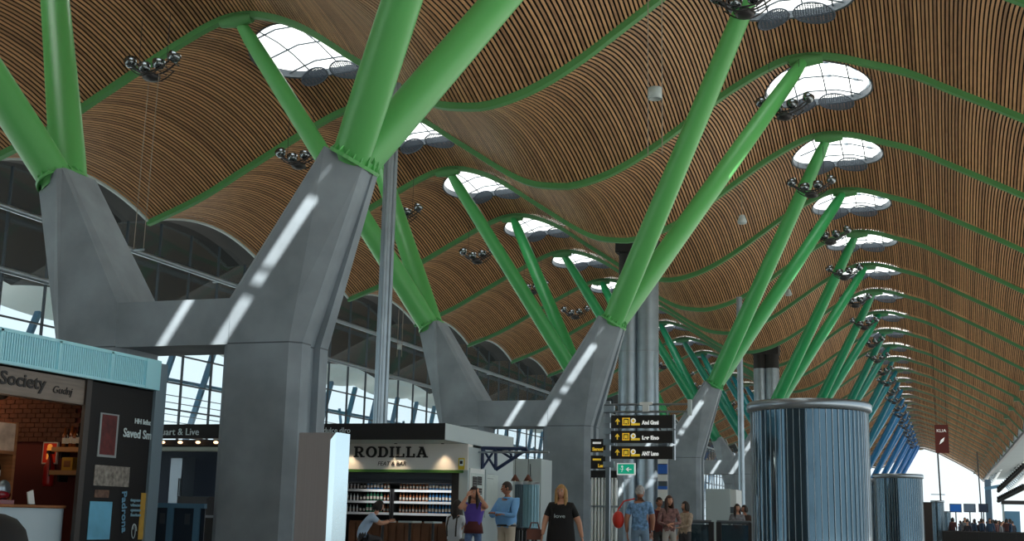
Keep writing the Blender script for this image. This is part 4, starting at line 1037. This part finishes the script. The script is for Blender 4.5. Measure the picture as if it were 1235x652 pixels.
b = MB(); b.box((-.12, -.05, 0), (.12, .05, .16)); b.build('pouch', mat('bag_brown', (104, 54, 34), .5), a); b = MB(); b.tube([(-.08, 0, .16), (-.05, 0, .26), (.05, 0, .26), (.08, 0, .16)], .012, 7); b.build('strap', mat('bag_brown', (104, 54, 34)), a)
# grey haired man from behind
q = at(772, 600, 23)
po = dict(elL=(-.24, .03, 1.15), wrL=(-.22, -.03, .93), elR=(.25, .03, 1.14), wrR=(.24, -.03, .9))
PAT = mat('shirt_pattern', (110, 150, 190), .8, noise=.55, nscale=18)
r, P, HR = person('grey haired man seen from behind in a patterned blue shirt with a red shoulder bag', (q.x, 23, 0), PI + .15, 1.77, po, PAT, mat('trousers_grey', (120, 146, 170), .8, noise=.15, nscale=5), SHOE, .6, 1.12, .0, (168, 164, 160), 0, SKIN2, -.4)
a = thing('shoulder_bag', 'bright red bag hanging at the left side of the grey haired man', 'bag', (q.x - .4, 22.95, .98), .2)
b = MB(); b.ball((0, 0, .16), (.11, .1, .16), n=14, k=10); b.build('pouch', mat('bag_red', (206, 50, 34), .5), a); b = MB(); b.tube([(-.02, 0, .32), (.1, .05, .5), (.3, .08, .55)], .014, 6); b.build('strap', mat('bag_red', (206, 50, 34)), a)
# small group of three beyond him
GP = 'travellers standing together'
q = at(797, 603, 28.5); person('man in a dark red jacket, left of the three travellers by the concrete column', (q.x, 28.3, 0), .5, 1.66, None, mat('jacket_red', (92, 36, 34), .8), mat('trousers_dark', (60, 58, 60), .8), SHOE, 1, 1.0, 0, (30, 24, 20), 0, SKIN2, .3, group=GP)
q = at(807, 603, 28); person('woman with brown hair and pale trousers, middle of the three travellers', (q.x, 28, 0), .3, 1.7, dict(elR=(.24, -.1, 1.14), wrR=(.06, -.24, 1.12), elL=(-.25, -.06, 1.14), wrL=(-.05, -.24, 1.08)), mat('top_pattern', (130, 96, 92), .8, noise=.5, nscale=18), mat('trousers_pale', (170, 166, 160), .8), SHOE, 1, .98, 0, (64, 36, 26), .3, SKIN, .4, group=GP)
q = at(818, 606, 28.8); person('person in a beige patterned top, right of the three travellers', (q.x + .06, 29.4, 0), -.6, 1.6, dict(elR=(.22, -.1, 1.14), wrR=(.02, -.24, 1.1)), mat('top_beige', (170, 150, 130), .8, noise=.35, nscale=14), mat('trousers_dark', (60, 58, 60)), SHOE, 1, 1.0, 0, (40, 30, 24), .12, SKIN, -.3, group=GP)
# two by the glass screen near the drum
q = at(889, 612, 36); person('woman with long dark hair in a grey patterned top, beside the near drum', (q.x, 36, 0), .3, 1.66, None, mat('top_grey', (120, 120, 124), .8, noise=.4, nscale=16), mat('trousers_dark', (60, 58, 60)), SHOE, 1, 1, 0, (44, 28, 20), .3, SKIN, .3, group='pair beside the drum')
q = at(898, 612, 36.6); person('person in a brown jacket just behind the woman with long hair near the drum', (q.x, 36.6, 0), -.3, 1.64, None, mat('jacket_brown', (70, 52, 44), .8), mat('trousers_dark', (60, 58, 60)), SHOE, 1, 1, 0, (36, 26, 22), .1, SKIN2, -.4, group='pair beside the drum')
# two seated in the kiosk
SEAT = dict(pel=(0, .02, .72), waist=(0, .0, .86), chest=(0, -.02, 1.07), neck=(0, -.02, 1.22), head=(0, -.05, 1.31), shL=(-.175, -.02, 1.15), shR=(.175, -.02, 1.15), hipL=(-.1, -.02, .69), hipR=(.1, -.02, .69), kneeL=(-.13, -.43, .68), kneeR=(.13, -.43, .68), ankL=(-.13, -.38, .25), ankR=(.13, -.38, .25), toeL=(-.13, -.54, .2), toeR=(.13, -.54, .2))
def stool(p, lab, h):
    s_ = thing('bar_stool', lab, 'stool', (p[0], p[1], 0)); b = MB(); b.lathe([(.001, h - .05), (.19, h - .05), (.2, h - .02), (.18, h), (.001, h)], n=24); b.build('seat', M['black'], s_)
    for i in range(4):
        a = PI / 4 + i * PI / 2; b = MB(); b.tube([(.12 * math.cos(a), .12 * math.sin(a), h - .05), (.2 * math.cos(a), .2 * math.sin(a), 0)], .014, 7); b.build('leg', M['dark'], s_)
    b = MB(); b.tube([(.175 * math.cos(i * PI / 8), .175 * math.sin(i * PI / 8), .24) for i in range(17)], .01, 6); b.build('footrest', M['dark'], s_)
q = at(440, 620, 23.2)
po = dict(SEAT); po.update(waist=(.02, -.06, .86), chest=(.02, -.2, 1.05), neck=(.02, -.3, 1.18), head=(.02, -.37, 1.25), shL=(-.16, -.24, 1.12), shR=(.2, -.24, 1.12), elL=(-.2, -.42, .98), wrL=(-.08, -.6, 1.03), elR=(.24, -.42, .98), wrR=(.1, -.6, 1.05))
person('person in a pale blue shirt bent over a phone at the kiosk', (q.x - .1, 23.2, 0), PI / 2 + .5, 1.72, po, mat('shirt_pale', (170, 196, 222), .8, noise=.06, nscale=8), mat('trousers_dark', (60, 58, 60)), SHOE, .6, 1.05, 0, (30, 22, 18), .1, SKIN, .2, .3)
stool((q.x - .1, 23.2), 'black bar stool under the person in the pale blue shirt', .56)
q = at(545, 612, 22.2)
po = dict(SEAT); po.update(elL=(-.23, -.08, .94), wrL=(-.16, -.3, .9), elR=(.23, -.08, .94), wrR=(.16, -.3, .9))
r, P, HR = person('seated woman with long dark hair seen from behind, white top with dark straps', (q.x, 22.4, 0), PI - .2, 1.68, po, mat('top_white', (206, 214, 222), .8), mat('trousers_dark', (60, 58, 60)), SHOE, .6, 1.0, 0, (36, 24, 18), .3, SKIN)
b = MB()
for s_ in (-1, 1): b.tube([(s_ * .1, .13, .8), (s_ * .11, .14, 1.0), (s_ * .1, .1, 1.17), (s_ * .1, -.05, 1.21)], .018, 6)
b.build('straps', SHOE, r)
stool((q.x, 22.4), 'black bar stool under the seated woman in white', .56)
# far crowd of waiting passengers
random.seed(11)
protos_ = []
cols = [((50, 48, 56), (36, 36, 42), (40, 30, 26)), ((84, 50, 48), (44, 46, 60), (30, 26, 24)), ((110, 112, 116), (50, 50, 56), (90, 70, 50)), ((50, 74, 100), (50, 50, 54), (50, 36, 28))]
for i, (a, b_, h) in enumerate(cols):
    q = at(1150 + 18 * i, 640, 95)
    r, P, HR = person('tiny far traveller in the crowd beneath the blue screens', (q.x, 95, 0), random.uniform(-2, 2), 1.7, None, mat('crowd_top_%d' % i, a, .85), mat('crowd_leg_%d' % i, b_, .85), SHOE, 1, 1.05, 0, h, .15 * (i % 2), SKIN, group='far crowd', fingers=False)
    protos_.append(r)
taken = []
for i in range(400):
    Y = random.uniform(82, 135); u = random.uniform(1147, 1222); q = at(u, 640, Y)
    if len(taken) >= 54 or any(abs(Y - by) < 1.0 for by in (70, 80, 88, 95, 97, 112, 118, 120, 125, 130)) or any((q.x - a) ** 2 + (Y - b_) ** 2 < .8 for a, b_ in taken): continue
    taken.append((q.x, Y))
    o = copy_tree(protos_[i % 4]); o.location = (q.x, Y, 0); o.rotation_euler = (0, 0, random.uniform(-3, 3)); sc = random.uniform(.88, 1.04); o.scale = (sc, sc, sc)

# ------------------------------------------------------------------ direction signs
SY = 33.0
M['signblack'] = mat('sign_black', (30, 27, 25), .4); M['yellow'] = mat('sign_yellow', (236, 200, 60), .5, emit=(236, 200, 60), estr=.25); M['signtxt'] = mat('sign_white_txt', (236, 238, 236), .5, emit=(236, 238, 236), estr=.3)
x0, x1 = at(738, 501, SY).x, at(812, 501, SY).x
zt = at(775, 487, SY).z; xr = at(831, 487, SY).x
t = thing('sign_gantry', 'grey steel frame carrying the black direction signs over the walkway', 'sign frame', (x0, SY, 0))
xl = at(732, 487, SY).x
b = MB(); b.box((xl - x0 - .06, .1, 0), (xl - x0 + .06, .22, zt + .1)); b.build('post', M['steel'], t)
for z in (zt, zt - .2):
    b = MB(); b.tube([(xl - x0 - .1, .1, z), (xr - x0, .1, z)], .03, 8); b.build('rail', M['steel'], t)
for i in range(6):
    b = MB(); z = zt - .1 - i * .3; b.box((xl - x0 - .1, .02, z - .1), (xl - x0 + .2, .1, z + .06)); b.build('bracket', M['galv'], t)
b = MB(); b.box((at(776, 490, SY).x - x0 - .04, .06, zt - .2), (at(780, 490, SY).x - x0 + .04, .14, zt)); b.box((at(771, 486, SY).x - x0, .04, zt - .02), (at(786, 486, SY).x - x0, .16, zt + .06)); b.build('tee', M['white'], t)
b = MB(); b.box((xr - x0 - .05, .04, zt - .3), (xr - x0 + .05, .16, zt + .12)); b.build('end_plate', M['palegrey'], t)
def arrow(mb, M4, s, mt):
    P2 = lambda p: mb.prism(p, lambda u, v, k: M4 @ Vector((u * s, v * s, .012 * k)), mt)
    P2([(.42, .0), (.58, .0), (.58, .7), (.42, .7)]); P2([(.1, .5), (.5, 1.0), (.9, .5), (.74, .44), (.5, .74), (.26, .44)])
def dirsign(v0, v1, txt, lab, i):
    a, c = at(738, v0, SY), at(812, v1, SY); h = a.z - c.z; wd = x1 - x0
    s_ = thing('direction_sign', lab, 'sign', (x0, SY - .1, c.z)); b = MB(); b.box((0, 0, 0), (wd, .14, h)); b.build('panel', M['signblack'], s_)
    b = MB(); b.box((wd, .0, -.02), (wd + .05, .16, h + .02)); b.build('end_cap', M['steel'], s_)
    for fx in (.12, wd - .16):
        b = MB(); b.bar((fx, .1, h), (fx, .1, h + .12), .04); b.build('link', M['steel'], s_)
    T = lambda fx, fz: facing((fx, -.004, fz), (1, 0, 0))
    b = MB(); arrow(b, T(.1, h * .26), h * .5, M['yellow']); b.build('arrow', M['yellow'], s_)
    b = MB(); M4 = T(.32, h * .2); s2 = h * .6
    for p in ([(0, 0), (1, 0), (1, .14), (0, .14)], [(0, .86), (1, .86), (1, 1), (0, 1)], [(0, 0), (.14, 0), (.14, 1), (0, 1)], [(.86, 0), (1, 0), (1, 1), (.86, 1)], [(.26, .3), (.74, .3), (.74, .72), (.26, .72)], [(.3, .14), (.4, .14), (.4, .3), (.3, .3)], [(.6, .14), (.7, .14), (.7, .3), (.6, .3)]):
        b.prism(p, lambda u, v, k: M4 @ Vector((u * s2, v * s2, .01 * k)), M['yellow'])
    b.build('pictogram', M['yellow'], s_)
    b = MB(); M4 = T(.56, h * .2)
    b.prism([(0, 0), (.24, 0), (.24, .06), (0, .06)], lambda u, v, k: M4 @ Vector((u, v, .01 * k)), M['yellow'])
    b.tube([M4 @ Vector((.06 + .055 * math.cos(i * PI / 6), h * .36 + .055 * math.sin(i * PI / 6), .006)) for i in range(13)], .018, 5, M['signtxt']); b.prism([(.0, .07), (.05, .07), (.12, .17), (.06, .2)], lambda u, v, k: M4 @ Vector((u, v, .01 * k)), M['yellow'])
    b.build('pictogram', M['yellow'], s_)
    text_mb(txt, h * .42, .01, M['signtxt'], T(.86, h * .28), width=.42 * 1.1, bold=.008).build('lettering', M['signtxt'], s_)
for i, (v0, v1, tx, lb) in enumerate(((501, 516, 'And Gnni', 'top black direction sign with yellow arrow and white text'), (519.5, 534, 'Lar Eno', 'middle black direction sign with yellow arrow and white text'), (538, 553.5, 'ANT Lano', 'bottom black direction sign with yellow arrow and white text'))): dirsign(v0, v1, tx, lb, i)
for (v0, v1, tx, lb) in ((529, 545, 'Sanud', 'small upper black sign edge on beside the concrete column'), (549, 565, 'Lanon', 'small lower black sign with a yellow figure beside the concrete column')):
    a, c = at(712.5, v0, 34), at(734, v1, 34); s_ = thing('wing_sign', lb, 'sign', (a.x, 34, c.z)); b = MB(); wd = c.x - a.x; h = a.z - c.z
    b.box((0, 0, 0), (wd, .08, h)); b.build('panel', M['signblack'], s_)
    text_mb(tx, h * .34, .01, M['yellow'], facing((.05 + (.16 if tx == 'Lanon' else 0), -.004, h * .12), (1, 0, 0)), width=wd * .6, bold=.006).build('lettering', M['yellow'], s_)
    b = MB(); b.prism([(.06, .5), (.3, .5), (.3, .62), (.06, .62)], lambda u, v, k: (u, -.004 - .006 * k, v * h / .8), M['signtxt'] if tx != 'Lanon' else M['yellow']); b.build('bar_mark', M['yellow'], s_)
a, c = at(744, 558, 33.4), at(766, 572.5, 33.4)
s_ = thing('exit_sign', 'green illuminated exit sign with white symbols under the direction signs', 'sign', (a.x, 33.4, c.z)); wd, h = c.x - a.x, a.z - c.z
b = MB(); b.box((0, 0, 0), (wd, .06, h), M['signtxt']); b.box((.03, -.008, .03), (wd - .03, 0, h - .03), mat('exit_green', (20, 150, 120), .5, emit=(20, 160, 126), estr=.5)); b.build('panel', M['signtxt'], s_)
b = MB(); b.ball((.15, -.012, h * .7), (.03, .006, .03), M['signtxt']); b.bar((.14, -.012, h * .25), (.17, -.012, h * .6), .06, .008, M['signtxt']); b.bar((.08, -.012, h * .5), (.2, -.012, h * .45), .03, .008, M['signtxt']); b.build('running_figure', M['signtxt'], s_)
b = MB(); arrow(b, facing((wd - .1, -.008, h * .22), (0, 0, 1), (-1, 0, 0)), h * .5, M['signtxt']); b.build('arrow', M['signtxt'], s_)
# louvred screen beside the column
a, c = at(713, 567, 34.2), at(745, 567, 34.2)
t = thing('louvre_screen', 'pale louvred screen of upright blades beside the second concrete column', 'screen', (a.x, 34.2, 0)); wd = c.x - a.x; h = a.z
b = MB(); b.box((0, -.06, h - .25), (wd, .06, h)); b.box((0, -.06, 0), (wd, .06, .1)); b.box((0, .04, 0), (wd, .06, h), M['dark']); b.build('frame', M['palegrey'], t)
for i in range(8):
    x = wd * (i + .3) / 8; b = MB(); b.box((x, -.08, .1), (x + wd * .075, .03, h - .2)); b.build('blade', mat('blade_white', (246, 252, 252), .5), t)
b = MB(); b.bar((0, -.12, 1.5), (wd + .15, -.12, 1.5), .05); b.build('cross_bar', M['galv'], t)
# info pillar
a = at(800, 600, 44)
t = thing('info_pillar', 'slim info pillar with blue and white panels behind the travellers', 'pillar', (a.x, 44, 0))
b = MB(); b.box((-.16, -.1, 0), (.16, .1, 3.9)); b.build('pillar_body', M['rimgrey'], t)
for (v0, v1, mt) in ((549, 559, M['white']), (560, 571, mat('panel_blue', (40, 100, 190), .5)), (572, 580, M['white']), (586, 590, mat('panel_blue', (40, 100, 190))), (590, 604, M['white'])):
    z0, z1 = at(800, v1, 44).z, at(800, v0, 44).z; b = MB(); b.box((-.17, -.13, z0), (.17, -.1, z1)); b.build('notice', mt, t)
# glass balustrade
xa, xm, xb = at(822, 630, 30).x, at(858, 630, 30).x, at(906, 630, 30).x
for i, (p0, p1, lb) in enumerate(((xa, xm, 'left glass balustrade panel with dark rail in front of the travellers'), (xm + .18, xb, 'right glass balustrade panel with dark rail beside the near drum'))):
    t = thing('balustrade', lb, 'balustrade', (p0, 30, 0)); wd = p1 - p0; zt = at(860, 629, 30).z
    b = MB(); b.tube([(-.05, 0, zt), (wd, 0, zt)], .045, 10); b.build('handrail', M['rimgrey'], t); b = MB(); b.box((0, -.01, .08), (wd, .01, zt - .06)); b.build('glass_panel', M['drum_glass'], t)
    for x in (0, wd):
        b = MB(); b.box((x - .06, -.05, 0), (x + .06, .05, zt)); b.build('post', M['dark'], t)
# pale kiosk box between columns
a, c = at(851, 589, 62), at(887, 589, 62)
t = thing('ticket_booth', 'plain pale booth between the third and fourth concrete columns', 'booth', (a.x, 62, 0)); wd = c.x - a.x
b = MB(); b.box((0, 0, 0), (wd * .8, 2, a.z)); b.build('front_panel', M['palegrey'], t); b = MB(); b.box((wd * .8, .2, 0), (wd, 2, a.z - .02)); b.build('side_panel', M['white'], t)
b = MB(); b.box((wd * .9 - .15, .17, 1.6), (wd * .9 + .02, .2, 1.9)); b.build('socket_plate', M['rimgrey'], t)
# hanging banner
a, c = at(1127, 512, 100), at(1145, 546, 100)
t = thing('hanging_banner', 'dark red banner with white marks hanging from the ceiling at the far right', 'banner', (a.x, 100, c.z)); wd, h = c.x - a.x, a.z - c.z
b = MB(); b.box((0, 0, 0), (wd, .05, h)); b.build('cloth', mat('banner_red', (96, 36, 30), .7), t)
text_mb('KLIA', .32, .02, M['signtxt'], facing((wd * .12, -.01, h * .74), (1, 0, 0)), width=wd * .7).build('lettering', M['signtxt'], t)
b = MB(); b.prism([(.3, .3), (.62, .42), (.7, .56), (.42, .46)], lambda u, v, k: (u * wd, -.01 - .01 * k, v * h)); b.build('mark', M['signtxt'], t)
for x in (.1, wd - .1):
    b = MB(); b.tube([(x, .02, h), (x, .02, prof(a.x + x) - c.z + .8)], .015, 5); b.build('wire', M['dark'], t)
# far end: posts, screens, gate, braced eave
for (u, v0, Y, lb, rr) in ((1133.5, 560, 150, 'tall thin dark post at the far end beside the small blue drums', .09), (1182, 572, 150, 'thin dark post at the far end beneath the roof corner', .07)):
    q = at(u, v0, Y); t = thing('lamp_post', lb, 'post', (q.x, Y, 0)); b = MB(); b.tube([(0, 0, 0), (-.2, 0, q.z + 2.5)], rr, 8); b.build('pole', M['dark'], t); b = MB(); b.box((-.3, -.3, 0), (.3, .3, .1)); b.build('base', M['dark'], t)
    if u < 1150: b = MB(); b.bar((-1.1, 0, at(u, 596, Y).z), (.4, 0, at(u, 596, Y).z), .08); b.build('cross_arm', M['dark'], t)
for i, (u0, u1, mt, lb) in enumerate(((1145, 1160, mat('screen_blue', (20, 70, 130), .4, emit=(20, 80, 150), estr=.5), 'bright blue flight screen, left of the far row of screens'), (1162, 1177, mat('screen_grey', (120, 140, 165), .4), 'grey flight screen beside the blue one at the far end'), (1180, 1192, mat('screen_navy', (50, 64, 92), .4), 'dark flight screen under the far roof corner'))):
    Y = 120; a, c = at(u0, 607, Y), at(u1, 617.5, Y); t = thing('flight_screen', lb, 'screen', (a.x, Y, c.z)); wd, h = c.x - a.x, a.z - c.z
    b = MB(); b.box((0, 0, 0), (wd, .25, h)); b.build('casing', M['dark'], t); b = MB(); b.box((.06, -.02, .06), (wd - .06, 0, h - .06)); b.build('display', mt, t)
    b = MB(); b.box((wd / 2 - .05, .1, -c.z), (wd / 2 + .05, .2, 0)); b.build('stand', M['dark'], t)
A_, B_ = at(1190, 577, 262), at(1240, 478, 150)
for off, lb in ((0, 'long grey braced beam rising along the right eave'), (1, 'lower grey lattice beam at the right edge')):
    t = thing('eave_beam', lb, 'beam'); A2 = A_ + Vector((off * 3.0, 0, -off * 1.2)); B2 = B_ + Vector((off * 2.6, 0, -off * 3.2))
    b = MB(); b.tube([A2, B2], .32, 8); b.build('chord', M['palegrey'], t); d = Vector((0.9, 0, -1.1)); b = MB(); b.tube([A2 + d, B2 + d], .22, 8); b.build('chord', M['galv'], t)
    b = MB(); n = 26
    for i in range(n): b.bar(A2.lerp(B2, i / n), A2.lerp(B2, (i + .5) / n) + d, .12); b.bar(A2.lerp(B2, (i + .5) / n) + d, A2.lerp(B2, (i + 1) / n), .12)
    b.build('lattice', M['galv'], t)
q = at(1192, 600, 130)
t = thing('steel_pier', 'pale blue steel pier standing under the far roof corner', 'pier', (q.x, 130, 0)); b = MB(); b.box((-.28, -.3, 0), (.28, .3, at(1193, 578, 130).z)); b.build('shaft', mat('pier_blue', (84, 112, 136), .5), t); b = MB(); b.bar((-.3, -.2, 4.9), (1.8, -.2, 5.3), .3); b.build('arm', M['bluesteel'], t)
for (u0, u1, v0, v1, Y, mt, lb) in ((1208, 1240, 603, 608, 118, M['dark'], 'dark flat canopy of the far gate at the right edge'), (1212, 1232, 616, 655, 112, M['bluesteel'], 'blue grey gate wall at the right edge behind the crowd')):
    a, c = at(u0, v0, Y), at(u1, v1, Y); t = thing('gate', lb, 'gate', (a.x, Y, 0)); b = MB(); b.box((0, 0, max(0, c.z)), (c.x - a.x, 1.5, a.z)); b.build('panel', mt, t)
    b = MB()
    for x in (.1, c.x - a.x - .1): b.box((x - .08, .2, 0), (x + .08, .4, a.z))
    b.build('posts', M['palegrey'], t)
for i, (z0, z1) in enumerate(((8.6, 12.2), (5.6, 8.2))):
    q = at(1204, 592 + 12 * i, 125); q2 = at(1236, 562 + 26 * i, 118); t = thing('stair_truss', ['upper', 'lower'][i] + ' dark stepped truss climbing to the right edge', 'truss'); b = MB(); b.tube([q, q2], .16, 6); b.build('chord', M['dark'], t)
    b = MB()
    for j in range(14): p = q.lerp(q2, j / 14); b.box((p.x - .1, p.y - .2, p.z), (p.x + .16, p.y + .2, p.z + .42))
    b.build('steps', M['dark'], t)

# dark partition and rows of benches under the far crowd
a, c = at(1107, 606, 88), at(1125, 640, 88)
t = thing('partition', 'dark brown partition between the second and third drums', 'partition', (a.x, 88, 0)); wd = c.x - a.x
b = MB(); b.box((0, 0, 0), (wd, .2, a.z)); b.build('panel', mat('partition_brown', (58, 48, 44), .7), t); b = MB(); b.box((-.04, -.05, a.z), (wd + .04, .25, a.z + .06)); b.build('cap_rail', M['dark'], t)
M['benchblack'] = mat('bench_black', (36, 34, 34), .6)
def bench(loc, n, lab):
    t = thing('bench_row', lab, 'bench', loc, 0, 'rows of waiting seats')
    for i in range(n):
        b = MB(); x = i * .6; b.box((x, 0, .4), (x + .54, .5, .46)); b.build('seat', M['benchblack'], t)
        b = MB(); b.box((x, -.06, .44), (x + .54, 0, .95), None, Matrix.Rotation(.12, 4, 'X')); b.build('backrest', M['benchblack'], t)
    b = MB(); b.box((0, .2, .3), (n * .6, .3, .4)); b.build('beam', M['dark'], t)
    for i in range(0, n + 1, 3):
        b = MB(); b.box((i * .6 - .03, .0, 0), (i * .6 + .03, .5, .3)); b.build('leg', M['dark'], t)
for Y, n, lab in ((70, 8, 'nearest row of black waiting seats under the far crowd'), (80, 9, 'second row of black waiting seats under the far crowd'), (88, 10, 'third row of black waiting seats under the far crowd'), (97, 11, 'farthest row of black waiting seats among the crowd')):
    bench((at(1136, 640, Y).x, Y, 0), n, lab)
